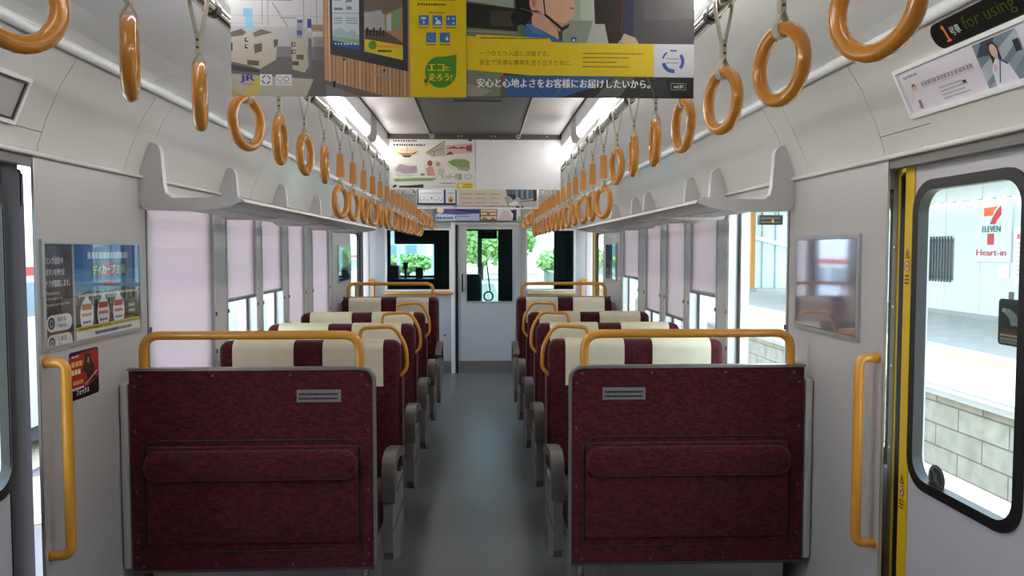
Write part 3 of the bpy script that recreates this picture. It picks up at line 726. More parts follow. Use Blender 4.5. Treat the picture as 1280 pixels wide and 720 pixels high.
# left: door-button notice + blue baseball ticket poster
def left_notice(y0, y1, z0, z1, lab, full=True):
    t = wall_frame(-1, y0, y1, z0, z1, 'wall_notice', lab, 'notice')
    w = (y1 - y0); h = (z1 - z0)
    k = w / .71; kh = h / .37
    a = Art(lambda u, v: (-W, y0 + u * k, z0 + v * kh), (1, 0, 0), .0045)
    D = P(74, 70, 68); Wt = P(236, 236, 232)
    a.rect(.015, .015, .187, .355, D)
    for q, tx in enumerate(('ランプ点灯中', 'ボタンを押せば', 'ドアが開閉します。')): a.text(tx, .025, .287 - .038 * q, .024, Wt, (.105, .112, .145)[q], bold=.0006)
    for q, tx in enumerate(('Press button', 'when light is on', 'to open and close door')): a.text(tx, .025, .185 - .02 * q, .013, Wt, (.08, .095, .14)[q])
    for q, (t1, t2) in enumerate((('あける', 'Open'), ('しめる', 'Close'))):
        v0 = .087 - q * .066
        a.poly([(x, y) for x, y in rrect(.022, .176, v0 - .026, v0 + .030, .027)], Wt)
        a.ell(.05, v0 + .002, .02, .021, D); a.ell(.05, v0 + .002, .013, .014, P(150, 148, 144)); a.ell(.05, v0 + .002, .006, .006, D)
        a.text(t1, .088, v0 + .006, .016, P(60, 58, 56), .05, bold=.0005); a.text(t2, .088, v0 - .017, .016, P(60, 58, 56), .05, bold=.0005)
    a.rect(.187, .015, .20, .355, P(190, 190, 188))
    # poster
    bl = [(38, 110, 176), (70, 140, 196), (110, 166, 208), (150, 190, 216)]
    a.rect(.20, .015, .695, .355, P(*bl[0]))
    a.rect(.20, .18, .695, .262, P(*bl[1])); a.rect(.20, .165, .695, .22, P(*bl[2])); a.rect(.20, .15, .695, .185, P(*bl[3]))
    a.poly([(.20, .172), (.30, .188), (.42, .178), (.55, .192), (.695, .176), (.695, .11), (.20, .11)], P(78, 92, 84))
    a.rect(.20, .055, .695, .135, P(56, 66, 58))
    for q in range(26): a.rect(.205 + q * .0188, .135 + random.uniform(-.02, .025), .212 + q * .0188, .16 + random.uniform(0, .03), P(*random.choice([(150, 160, 160), (92, 104, 98), (176, 182, 178)])))
    a.marks(.29, .318, .60, .030, P(210, 226, 238), .15); a.marks(.22, .172, .68, .012, P(240, 240, 236), .2)
    a.rect(.315, .232, .58, .288, P(70, 96, 66)); a.rect(.388, .232, .498, .288, P(176, 40, 34))
    a.text('デイ', .325, .244, .034, P(214, 214, 170), .06, bold=.001); a.text('カープ', .393, .245, .036, P(250, 250, 248), .1, bold=.0015); a.text('主催', .503, .244, .034, P(196, 210, 170), .072, bold=.001)
    a.marks(.40, .212, .50, .018, P(226, 110, 50), .15)
    for q, (uc, col) in enumerate(((.275, (202, 130, 60)), (.395, (206, 76, 50)), (.515, (190, 60, 48)))):
        a.ell(uc, .098, .047, .062, P(245, 245, 242)); a.poly([(uc - .015, .155), (uc + .015, .155), (uc + .01, .17), (uc - .01, .17)], P(245, 245, 242))
        a.rect(uc - .034, .118, uc + .034, .14, P(*col)); a.marks(uc - .034, .102, uc + .034, .014, P(*col), .15); a.marks(uc - .03, .075, uc + .03, .012, P(70, 90, 140), .2); a.marks(uc - .026, .058, uc + .026, .010, P(70, 90, 140), .2)
    a.ell(.625, .10, .034, .05, P(86, 110, 84)); a.marks(.597, .115, .653, .014, P(230, 232, 226), .2); a.marks(.60, .092, .65, .012, P(230, 232, 226), .2)
    a.rect(.20, .044, .695, .060, P(232, 208, 44)); a.rect(.20, .015, .695, .044, P(240, 240, 238)); a.marks(.215, .052, .68, .008, P(90, 84, 40)); a.marks(.33, .03, .62, .014, P(60, 60, 66), .15)
    m = a.build('printed_notice', t, 0); return t
left_notice(2.505, 3.215, 1.240, 1.606, 'silver frame on the left wall, dark door button notice and blue ticket poster')
# right mirror-like frame
t = wall_frame(1, 2.648, 3.20, 1.243, 1.630, 'framed_mirror', 'silver framed reflective panel on the right wall above the grab handle', 'mirror', .018, cover=False)
m = MB(); m.box(W - .010, W - .004, 2.664, 3.184, 1.259, 1.614, mat('mirror_face', s(200, 194, 206), .05, metal=.7)); m.build('mirror_face', t)
# far end frames
t = wall_frame(-1, 7.60, 8.33, 1.245, 1.62, 'wall_notice', 'silver framed pale poster beside the far left door', 'notice')
a = Art(lambda u, v: (-W, 7.60 + u, 1.245 + v), (1, 0, 0), .0045); a.rect(.014, .014, .716, .361, P(176, 200, 204)); a.poly([(.014, .014), (.6, .014), (.6, .10), (.3, .13), (.014, .12)], P(60, 70, 88)); a.rect(.05, .15, .3, .33, P(206, 222, 220)); a.rect(.42, .014, .45, .36, P(110, 140, 140)); a.rect(.6, .03, .7, .08, P(40, 44, 52)); a.ell(.2, .17, .07, .04, P(232, 238, 236)); a.build('printed_notice', t, 0)
t = wall_frame(1, 7.47, 8.15, 1.265, 1.645, 'wall_notice', 'silver framed blue poster with dark strip beside the far right door', 'notice')
a = Art(lambda u, v: (W, 8.15 - u, 1.265 + v), (-1, 0, 0), .0045)
a.rect(.014, .014, .18, .366, P(84, 88, 96)); a.rect(.19, .014, .666, .366, P(128, 168, 204)); a.rect(.19, .014, .666, .19, P(206, 214, 222)); a.poly([(.24, .2), (.34, .34), (.42, .2)], P(70, 96, 140)); a.poly([(.42, .19), (.53, .29), (.62, .19)], P(236, 240, 244))
for q in range(7): a.rect(.2 + q * .066, .06 + .02 * (q % 3), .235 + q * .066, .19, P(*[(60, 74, 100), (150, 160, 172), (96, 110, 134)][q % 3]))
for q in range(6): a.marks(.03, .33 - q * .03, .165, .018, P(226, 226, 226))
for v in (.10, .045): a.poly(rrect(.025, .17, v - .02, v + .022, .02), P(232, 232, 230))
a.rect(.19, .014, .666, .05, P(240, 242, 244)); a.build('printed_notice', t, 0)
# red sticker on the left wall
m = MB(); m.prism(rrect(2.662, 2.860, 1.046, 1.216, .012), 'x', -W - .0, -W + .0015, P(34, 26, 28)); t = tag(m.build('wall_sticker'), 'small red and black advertising sticker below the blue baseball poster', 'sticker')
a = Art(lambda u, v: (-W + .0015, 2.662 + u, 1.046 + v), (1, 0, 0), .0003)
a.poly([(.0, .05), (.10, .035), (.196, .06), (.196, .15), (.18, .166), (.0, .155)], P(166, 36, 34)); a.poly([(.10, .16), (.14, .15), (.15, .12), (.17, .10), (.16, .07), (.19, .06), (.12, .05), (.11, .085), (.08, .10), (.1, .125)], P(52, 30, 34)); a.poly([(.12, .14), (.132, .138), (.13, .12), (.12, .12)], P(190, 140, 110)); a.line(.10, .045, .19, .085, .004, P(200, 190, 180))
a.marks(.012, .128, .085, .022, P(214, 180, 90), .15); a.marks(.012, .10, .07, .022, P(226, 210, 150), .15); a.marks(.02, .062, .085, .018, P(214, 160, 70), .15); a.marks(.015, .153, .06, .008, P(235, 225, 220)); a.text('フォックス', .04, .014, .02, P(238, 238, 236), .085, bold=.0008); a.marks(.012, .04, .09, .010, P(220, 220, 220))
a.build('sticker_print', t, 0)

# things on the curved panel of the right: LED display and framed paper advert; on the left a framed panel
def kam(sg, lo, hi, flip):
    (xa, za), (xb, zb) = lo, hi      # lower edge / upper edge of the item on the panel (x, z)
    d = V((sg * (xb - xa), 0, zb - za)); N = V((-abs(zb - za), 0, -abs(xb - xa))).normalized(); N = V((sg * N.x * 1, 0, N.z))
    return V((sg * xa, 0, za)), d.normalized(), N
O, U_, N_ = kam(1, (1.352, 1.985), (1.296, 2.105), 0)
AY = 2.29
def fmA(u, v): return O + U_ * v + V((0, AY - u, 0))
t = thing('advert_frame', 'white framed paper advert with a photo of a person on the right curved panel', 'advert', (1.33, 1.9, 1.96))
def slab(mb, u0, u1, v0, v1, d0, d1, m, f=fmA, N=N_):
    vs = [V(f(u, v)) + N * d for d in (d0, d1) for u, v in ((u0, v0), (u1, v0), (u1, v1), (u0, v1))]
    mb.add(vs, [(0, 1, 2, 3), (7, 6, 5, 4), (0, 4, 5, 1), (1, 5, 6, 2), (2, 6, 7, 3), (3, 7, 4, 0)], m)
m = MB(); L_ = 1.03
for q in ((0, L_, -.012, 0), (0, L_, .132, .144), (0, .01, 0, .132), (L_ - .01, L_, 0, .132)): slab(m, *q, -.004, .012, M['white'])
m.build('frame', t)
a = Art(fmA, N_, .003); a.rect(.01, 0, L_ - .01, .132, P(222, 214, 222))
a.rect(.355, .004, .515, .124, P(120, 134, 148)); a.poly([(.355, .06), (.515, .124), (.515, .10), (.355, .02)], P(176, 184, 192)); a.poly([(.355, .09), (.39, .124), (.44, .124), (.40, .085)], P(60, 70, 82)); a.poly([(.355, .004), (.42, .004), (.515, .06), (.515, .08)], P(150, 160, 172)); a.rect(.49, .07, .51, .10, P(50, 56, 70))
a.poly([(.402, .09), (.408, .115), (.428, .116), (.438, .098), (.437, .065), (.402, .062)], P(46, 38, 40)); a.ell(.42, .092, .0125, .018, P(222, 184, 168)); a.rect(.414, .066, .427, .08, P(214, 176, 160))
a.poly([(.385, .004), (.392, .05), (.412, .07), (.428, .07), (.452, .052), (.466, .004)], P(222, 222, 234)); a.line(.43, .066, .40, .01, .004, P(60, 80, 130)); a.line(.425, .07, .45, .05, .005, P(60, 80, 130)); a.poly([(.396, .045), (.408, .06), (.413, .052), (.402, .038)], P(222, 184, 168))
a.marks(.10, .078, .33, .016, P(160, 150, 158), .2); a.marks(.04, .112, .10, .010, P(120, 130, 140)); a.marks(.03, .112, .036, .012, P(120, 130, 140))
for q in range(4): a.marks(.17, .05 - .011 * q, .27 + .02 * (q % 2), .005, P(150, 148, 158))
a.line(.10, .066, .33, .066, .0015, P(190, 150, 150)); a.rect(.27, .04, .285, .048, P(50, 50, 60)); a.rect(.04, .012, .065, .014, P(180, 176, 184))
a.ell(.062, .075, .010, .012, P(130, 90, 70)); a.ell(.062, .071, .0075, .009, P(232, 196, 176)); a.poly([(.053, .062), (.071, .062), (.073, .035), (.051, .035)], P(236, 220, 214)); a.rect(.056, .008, .061, .036, P(90, 96, 120)); a.rect(.063, .008, .068, .036, P(90, 96, 120))
a.rect(.53, .0, L_ - .01, .132, P(226, 220, 228)); a.marks(.56, .10, .9, .014, P(170, 120, 130)); a.marks(.56, .06, .85, .012, P(130, 130, 150)); a.marks(.56, .03, .9, .010, P(150, 150, 160))
a.build('paper_print', t, 0)
O2, U2, N2 = kam(1, (1.292, 2.116), (1.252, 2.178), 0)
def fmL(u, v): return O2 + U2 * v + V((0, 2.055 - u, 0))
t = thing('led_display', 'black rounded LED display above the advert on the right curved panel', 'display', (1.27, 1.7, 2.11))
m = MB(); lp = rrect(0, .95, 0, .074, .034, 6); vs = [fmL(*p) + N2 * d for d in (-.004, .006) for p in lp]; n = len(lp)
m.add(vs, [tuple(range(n)), tuple(range(n, 2 * n))[::-1]] + [(i, (i + 1) % n, n + (i + 1) % n, n + i) for i in range(n)], mat('display_black', s(26, 28, 26), .25, coat=.3)); m.build('display_case', t)
a = Art(fmL, N2, .0066); oe = emit('led_orange', (.8, .2, .06), .42); ge = emit('led_green', (.20, .26, .05), .13)
a.poly([(.050, .056), (.057, .062), (.062, .062), (.062, .020), (.066, .020), (.066, .014), (.049, .014), (.049, .020), (.055, .020), (.055, .054), (.050, .051)], oe); a.build('car_number', t, 0)
a = Art(fmL, N2, .0066); a.text('号車', .076, .024, .026, P(205, 210, 205), .040, bold=.0004); a.build('car_caption', t, 0)
a = Art(fmL, N2, .0066); a.text('for using', .132, .014, .046, ge, .185, bold=.0003); a.build('message_text', t, 0)
a = Art(fmL, N2, .0066); a.text('J', .345, .022, .036, oe, .016, bold=.0005); a.build('message_arrow', t, 0)
O3, U3, N3 = kam(-1, (1.366, 1.948), (1.309, 2.082), 0)
def fmK(u, v): return O3 + U3 * v + V((0, 1.75 + u, 0))
t = thing('glazed_sign', 'grey glazed frame on the left curved panel above the doorway', 'frame', (-1.34, 2.05, 1.94))
m = MB(); wK = .60
for q in ((0, wK, 0, .012), (0, wK, .134, .146), (0, .012, .012, .134), (wK - .012, wK, .012, .134)): slab(m, *q, -.003, .012, M['white'], fmK, N3)
for q in ((.014, wK - .014, .014, .020), (.014, wK - .014, .126, .132), (.014, .02, .02, .126), (wK - .020, wK - .014, .02, .126)): slab(m, *q, 0, .009, M['darkmetal'], fmK, N3)
m.build('frame', t)
m = MB(); slab(m, .013, wK - .013, .013, .133, 0, .004, mat('glazed_grey', s(182, 176, 176), .08, spec=.8), fmK, N3); m.build('glazed_face', t)

# ================================================================== HANGING POSTERS
def poster(y, x0, x1, z0, z1, lab, base, draw, px):
    """sheet hung from the ceiling; px = (left, right, bottom) of the sheet in design units, y down"""
    m = MB(); m.box(x0, x1, y, y + .0012, z0, z1, base); o = tag(m.build('hanging_poster'), lab, 'poster', 'paper posters hanging from the ceiling')
    k = (x1 - x0) / (px[1] - px[0])
    a = Art(lambda u, v: (x0 + (u - px[0]) * k, y, z0 + (px[2] - v) * k), (0, -1, 0), .0005, .00002)
    if draw: draw(a); a.build('poster_print', o, 0)
    return o
def poster_rail(y, lab):
    t = thing('poster_rail', lab, 'rail', (0, y, 2.235))
    m = MB(); m.box(-.516, .516, y - .012, y + .012, 2.232, 2.268, M['darkmetal']); m.build('bar', t)
    for x in (-.255, .258):
        m = MB(); m.disc((x, y - .012, 2.249), (0, -1, 0), .0145, .006, M['alu'], 14); m.disc((x, y - .018, 2.249), (0, -1, 0), .006, .002, M['darkmetal'], 8); m.build('knob', t)
    for x in (-.10, -.08, .10, .12, .43):
        m = MB(); m.disc((x, y - .012, 2.249), (0, -1, 0), .005, .002, M['alu'], 8); m.build('screw', t)
poster_rail(1.716, 'dark bar holding the nearest pair of posters'); poster_rail(4.58, 'dark bar holding the watercolour poster and blank sheet'); poster_rail(6.52, 'dark bar holding the third row of posters'); poster_rail(9.64, 'dark bar holding the posters above the gangway door')

def eco(a):
    B = P
    a.rect(291, -40, 582, 121, B(172, 171, 172)); a.rect(291, 60, 512, 121, B(128, 124, 122)); a.poly([(291, 78), (360, 72), (407, 78), (407, 121), (291, 121)], B(104, 101, 100))
    a.rect(291, -40, 405, 36, B(188, 188, 190)); a.rect(301, -40, 366, 4, B(118, 104, 112)); a.ell(333, 1, 3, 3, B(200, 196, 200))
    for x in (329, 336, 380, 396): a.rect(x, 0, x + 1.3, 34, B(148, 148, 150))
    a.line(342, 6, 361, 36, 1.4, B(138, 136, 138)); a.rect(352, 24, 372, 26, B(150, 150, 152)); a.rect(291, 22, 405, 23, B(164, 166, 170)); a.rect(291, 32, 330, 33, B(150, 176, 190))
    a.rect(306.5, 14, 318, 24, B(122, 170, 206)); a.rect(309, 24, 318, 40, B(132, 180, 212))
    a.poly([(291, 46), (306, 40), (342, 40), (348, 50), (346, 76), (326, 88), (314, 84), (291, 79)], B(178, 172, 158)); a.poly([(291, 43), (304, 39), (310, 43), (306, 47), (291, 49)], B(96, 94, 94)); a.poly([(318, 44), (328, 39), (342, 43), (320, 49)], B(104, 102, 100)); a.poly([(319, 58), (329, 56), (329, 66), (320, 69)], B(92, 86, 82)); a.poly([(343, 52), (349, 51), (348, 59), (344, 62)], B(92, 86, 82))
    for y in (50, 58): a.rect(308, y, 312, y + 5, B(60, 58, 58)); a.ell(311, y + 2, 1.4, 1.4, B(190, 186, 176))
    a.poly([(291, 56), (293, 56), (293, 66), (291, 66)], B(50, 48, 50)); a.poly([(310, 77), (325, 78), (325, 84), (311, 83)], B(96, 88, 78)); a.poly([(291, 82), (326, 89), (326, 93), (291, 90)], B(70, 68, 68))
    a.poly([(365, 50), (374, 46), (384, 48), (386, 84), (381, 92), (366, 88)], B(176, 168, 152)); a.rect(372, 27, 379, 50, B(150, 148, 166)); a.rect(373, 27, 379, 31, B(70, 76, 150)); a.rect(372, 40, 378, 46, B(84, 84, 150)); a.rect(385, 26, 390, 37, B(62, 68, 150)); a.rect(385, 37, 390, 42, B(190, 190, 196))
    for y in (55, 64): a.rect(365, y, 370, y + 5, B(70, 68, 66)); a.ell(368, y + 2.4, 1.5, 1.5, B(180, 176, 166))
    a.rect(371, 70, 380, 76, B(104, 92, 82)); a.rect(366, 78, 374, 83, B(88, 78, 72)); a.poly([(386, 48), (390, 50), (390, 86), (386, 92)], B(110, 110, 116))
    for q in range(8): a.rect(393 + q * 1.7, 48, 393.6 + q * 1.7, 84, B(112, 110, 112))
    a.rect(391, 33, 404, 40, B(150, 124, 96)); a.rect(391, 42, 404, 48, B(196, 194, 194))
    a.poly([(291, 94), (392, 100), (383, 121), (291, 121)], B(178, 172, 158)); a.poly([(320, 98), (331, 99), (321, 121), (305, 121)], B(196, 176, 96)); a.poly([(291, 110), (305, 121), (291, 121)], B(190, 168, 100))
    a.text('JR', 302, 105, 9.5, B(48, 70, 150), 17.5, False, .7); a.rect(303, 106.4, 318, 107, B(48, 70, 150))
    a.rect(326, 94.5, 341, 108, B(216, 214, 214)); a.rect(345.5, 94.5, 365, 108, B(216, 214, 214))
    for q in range(4): a.arc(333.5, 101, 3.9, 5.4, q * 90 + 20, q * 90 + 85, B(56, 74, 140))
    a.arc(350.5, 100, 2.4, 3.6, 0, 360, B(150, 178, 170), 16); a.arc(358.5, 100, 2.4, 3.6, 0, 360, B(120, 140, 180), 16); a.marks(347, 105.5, 364, 1.4, B(150, 150, 160))
    # wooden wall with two screens
    a.poly([(405, -40), (512, -40), (512, 121), (478, 121), (405, 101)], B(190, 146, 108))
    for q in range(23):
        x = 405 + q * 4.65; a.poly([(x, -40), (x + 1.1, -40), (x + 1.1, 101.5 + min(19.5, q * 1.24)), (x, 101 + min(20, q * 1.24))], B(*[(150, 104, 70), (168, 122, 84), (126, 84, 58)][q % 3]))
        if q % 4 == 1: a.rect(x + 1.2, -40, x + 3.4, 102 + min(18, q), B(212, 172, 132))
    a.poly([(405, 100.5), (478, 119.5), (474, 121), (452, 121), (405, 105)], B(110, 100, 94)); a.rect(416, 102, 419, 110, B(40, 38, 36))
    a.poly([(413, -40), (509, -40), (509, 89.5), (413, 69)], B(58, 60, 66))
    a.poly([(416, -40), (449, -40), (449, 64), (416, 57.5)], B(196, 208, 214)); a.poly([(416, 44), (449, 48), (449, 58), (416, 52)], B(140, 168, 130)); a.poly([(416, 40), (426, 36), (434, 43), (441, 38), (449, 46), (449, 51), (416, 47)], B(168, 184, 190)); a.poly([(416, 52), (449, 58), (449, 64), (416, 57.5)], B(52, 84, 150)); a.marks(419, 56.5, 447, 2.4, B(220, 226, 236), .8)
    a.text('30', 432.5, 5.5, 6, B(30, 32, 36), 7.5, False, .25); a.text('280', 433, 14.6, 4.2, B(30, 32, 36), 7, False, .15); a.rect(418, 12, 429, 15, B(120, 122, 126)); a.rect(416, 18.5, 449, 19, B(90, 94, 100)); a.rect(418, 2, 427, 4, B(160, 162, 166))
    for q in range(3): a.marks(418, 25 + q * 3, 428, 1.6, B(110, 116, 124), .3); a.marks(433, 25 + q * 3, 447, 1.6, B(110, 116, 124), .3)
    a.poly([(455, -40), (503, -40), (503, 75.5), (455, 65.5)], B(146, 140, 134)); a.poly([(455, -40), (503, -40), (503, 12), (480, 20), (455, 16)], B(112, 98, 84)); a.poly([(456, 18), (476, 14), (482, 24), (482, 46), (456, 46)], B(168, 166, 166)); a.poly([(480, 20), (503, 10), (503, 54), (482, 46)], B(166, 128, 90)); a.poly([(483, 21), (489, 18), (489, 40), (483, 39)], B(176, 190, 196)); a.poly([(490, 18), (500, 13), (500, 38), (490, 38)], B(122, 150, 110))
    a.poly([(456, 38), (481, 40), (503, 54), (503, 58), (456, 52)], B(92, 78, 66))
    for q in range(6): a.rect(458 + q * 4, 36 + (q % 2) * 3, 460.5 + q * 4, 46, B(50, 46, 46))
    a.poly([(456, 50), (503, 57.5), (503, 75.5), (456, 65)], B(214, 190, 40)); a.ell(465.5, 57.5, 5.2, 5.6, B(92, 138, 44)); a.marks(472, 59.5, 499, 4, B(226, 150, 50), .1); a.marks(472, 65, 489, 3.2, B(70, 70, 40), .1)
    a.rect(478.5, 87, 481, 90, B(30, 28, 28)); a.poly([(465, 91), (491, 97), (491, 100), (465, 94)], B(160, 152, 142)); a.rect(429, 74, 431.5, 77, B(30, 28, 28))
    # yellow column
    a.rect(512, -40, 582, 121, B(222, 190, 16)); a.rect(510.5, -40, 512, 121, B(196, 150, 110))
    for y, x1 in ((-8, 568), (1, 568), (7, 557)): a.marks(522, y, x1, 2.8, B(56, 50, 16), .25)
    a.marks(536, 17, 555, 1.8, B(120, 84, 24))
    for x, y in ((523, 20), (540, 20), (557, 20), (532, 41), (549, 41)):
        a.rect(x, y, x + 12.5, y + 12.5, B(84, 124, 176)); a.rect(x + .8, y + .8, x + 11.7, y + 11.7, B(70, 112, 170)); a.marks(x, y + 15.4, x + 12.5, 1.6, B(80, 70, 20), .2)
    W_ = B(206, 220, 236)
    a.rect(526, 22.5, 532, 25, W_); a.rect(528.5, 27, 530, 31, W_); a.ell(544.5, 24, 1.4, 1.4, W_); a.poly([(543, 31), (551, 31), (550, 27), (546, 25)], W_); a.ell(560, 24, 1.2, 1.2, W_); a.ell(566, 29.5, 1.2, 1.2, W_); a.ell(566, 24, 1, 1, W_); a.arc(538, 47, 3, 3.8, 20, 200, B(110, 150, 206)); a.poly([(556, 50), (558, 45), (560, 49), (558.5, 51)], W_)
    pts = [(570, 68)] + [(550 + 19.5 * math.cos(math.radians(q)), 90 + 19.5 * math.sin(math.radians(q))) for q in range(-5, 262, 12)] + [(553, 71)]
    a.poly(pts, B(74, 136, 34))
    ty = B(226, 200, 44)
    a.text('エコ', 534, 89, 9, ty, 20, False, .5); a.text('と', 556, 88, 5.5, ty, 5.5, False, .3); a.text('走ろう!', 535, 101, 9.5, ty, 29, False, .5)
    a.poly([(529, 99), (533, 98), (534, 103), (530, 104)], B(70, 96, 30)); a.line(530, 108, 533, 105, .8, B(74, 136, 34)); a.line(534, 107, 534, 104, .8, B(74, 136, 34))
poster(1.70, -.5085, .002, 1.907, 2.272, 'nearest left hanging poster, ticket gates and yellow column with green leaf', P(190, 188, 186), eco, (291, 582, 121))
def person(a):
    B = P
    a.rect(583, -40, 863, 119, B(70, 68, 66)); a.rect(583, -40, 655, 60, B(96, 108, 92)); a.poly([(583, -40), (640, -40), (640, 12), (583, 4)], B(150, 160, 140)); a.poly([(583, 6), (645, 13), (645, 40), (583, 36)], B(44, 42, 38)); a.rect(612, 16, 640, 34, B(72, 66, 52)); a.poly([(583, 36), (645, 40), (655, 55), (583, 46)], B(112, 122, 96)); a.poly([(583, 39), (642, 41), (642, 43), (583, 41)], B(140, 146, 120))
    a.rect(700, -40, 760, 54, B(160, 172, 158)); a.rect(722, -40, 742, 30, B(182, 190, 176)); a.rect(700, 26, 760, 54, B(138, 148, 132)); a.poly([(738, 24), (744, 15), (752, 16), (754, 40), (760, 54), (730, 54)], B(176, 182, 168))
    a.poly([(737, -40), (790, -40), (790, 54), (757, 54), (752, 30), (740, 30)], B(52, 42, 38)); a.rect(776, -40, 790, 54, B(52, 50, 78)); a.poly([(775, -40), (776.5, -40), (774, 40), (772, 54)], B(90, 46, 44)); a.rect(788, -40, 863, 54, B(74, 72, 72)); a.poly([(800, 0), (863, -10), (863, 22), (800, 26)], B(84, 82, 82)); a.poly([(770, 54), (776, 41), (790, 46), (795, 54)], B(196, 172, 140)); a.poly([(768, 54), (771, 49), (780, 54)], B(140, 160, 168))
    # worker in profile, blue jacket, dark hair, yellow helmet brim and chin strap
    a.poly([(662, 16), (680, 18), (694, 38), (697, 54), (664, 54)], B(206, 160, 132))
    a.poly([(655, -40), (711, -40), (711, -8), (713.5, 2), (716, 9), (714, 12), (715, 16), (712, 24), (703, 30), (690, 27), (680, 20), (656, 8)], B(214, 168, 140)); a.poly([(709, 10), (715, 11), (714, 13), (709, 12.5)], B(176, 96, 90)); a.poly([(690, 27), (703, 30), (697, 40), (684, 30)], B(190, 142, 116))
    a.poly([(641, -40), (668, -40), (668, 0), (662, 3), (661, 14), (664, 20), (655, 34), (648, 31), (642, 33), (637, 25), (643, 17), (642, 4)], B(28, 24, 24)); a.ell(645, 24, 8, 9, B(34, 30, 30)); a.ell(664.5, 5.5, 5, 9.5, B(212, 160, 132)); a.ell(665, 5.5, 2.4, 5.2, B(178, 118, 96))
    a.line(676, -6, 679, 20, 1.6, B(24, 24, 26)); a.line(678, 19, 700, 37, 3.2, B(26, 26, 28)); a.line(648, 12, 676, 20, .9, B(96, 108, 120)); a.poly([(697, 36), (709, 30), (708, 34), (699, 40)], B(34, 34, 38)); a.poly([(635, -40), (712, -40), (712, -30), (690, -26), (660, -20), (640, -8), (636, 2), (631, 0)], B(226, 180, 30))
    a.poly([(655, 31), (664, 33), (690, 46), (705, 54), (654, 54)], B(58, 106, 158)); a.poly([(655, 31), (662, 31), (680, 45), (664, 42)], B(76, 126, 176)); a.ell(714, 49, 3.5, 3, B(40, 80, 140)); a.ell(714, 50, 1.6, 1.6, B(210, 214, 214))
    # yellow band
    a.poly([(583, 46), (593, 47), (595, 44.5), (684, 48), (687, 52.5), (714, 53.5), (813, 53.5), (813, 94), (660, 93), (583, 87)], B(224, 194, 30)); a.marks(600, 48.7, 681, 2, B(90, 74, 16), .2)
    a.text('一つひとつ入念に点検する。', 599, 70, 6.6, B(96, 80, 18), 85, False); a.text('安全で快適な車両を送り出すために。', 598.5, 81, 7, B(96, 80, 18), 114, False)
    for y, x1 in ((66, 800), (71, 782), (76.5, 767), (82, 783)): a.marks(725, y, x1, 2, B(120, 100, 24), .3)
    a.rect(813, 53.5, 863, 94, B(206, 206, 210)); bl = B(56, 86, 160)
    for a0, a1, r0 in ((-40, 42, 10.2), (80, 170, 9.5), (195, 235, 12), (255, 290, 12.3)): a.arc(837, 74.5, r0, 14.2, a0, a1, bl)
    a.marks(829, 71.5, 846, 2, B(120, 120, 130), .5); a.marks(829, 76.5, 844, 2, B(120, 120, 130), .5)
    # bottom strip
    a.poly([(583, 87), (660, 93), (863, 94), (863, 119), (583, 119)], B(52, 52, 52)); a.poly([(583, 87), (628, 91), (627, 119), (583, 119)], B(116, 128, 104)); a.poly([(583, 104), (615, 112), (600, 119), (583, 119)], B(150, 146, 136)); a.rect(624, 93, 632, 119, B(120, 84, 66)); a.poly([(630, 93), (700, 93), (765, 94), (735, 108), (700, 119), (630, 119)], B(54, 96, 146)); a.line(650, 93, 680, 119, 1.2, B(40, 76, 122)); a.line(710, 94, 690, 119, 1.2, B(90, 130, 170)); a.poly([(765, 94), (790, 94), (770, 119), (740, 119)], B(92, 96, 92)); a.line(805, 94, 815, 119, 1, B(110, 108, 104)); a.poly([(826, 94), (863, 94), (863, 119), (835, 119)], B(34, 34, 34))
    a.text('安心と心地よさをお客様にお届けしたいから。', 595.5, 108, 11, B(236, 236, 234), 213, False, .35)
    a.rect(834.5, 101, 853.5, 109.5, B(150, 150, 148)); a.rect(835.2, 101.7, 852.8, 108.8, B(40, 40, 40)); a.text('vol.81', 838, 107.2, 4.2, B(220, 220, 218), 12, False, .1)
poster(1.7005, .003, .5085, 1.909, 2.272, 'nearest right hanging poster, worker in blue jacket above yellow text band', P(80, 78, 76), person, (583, 863, 119.5))
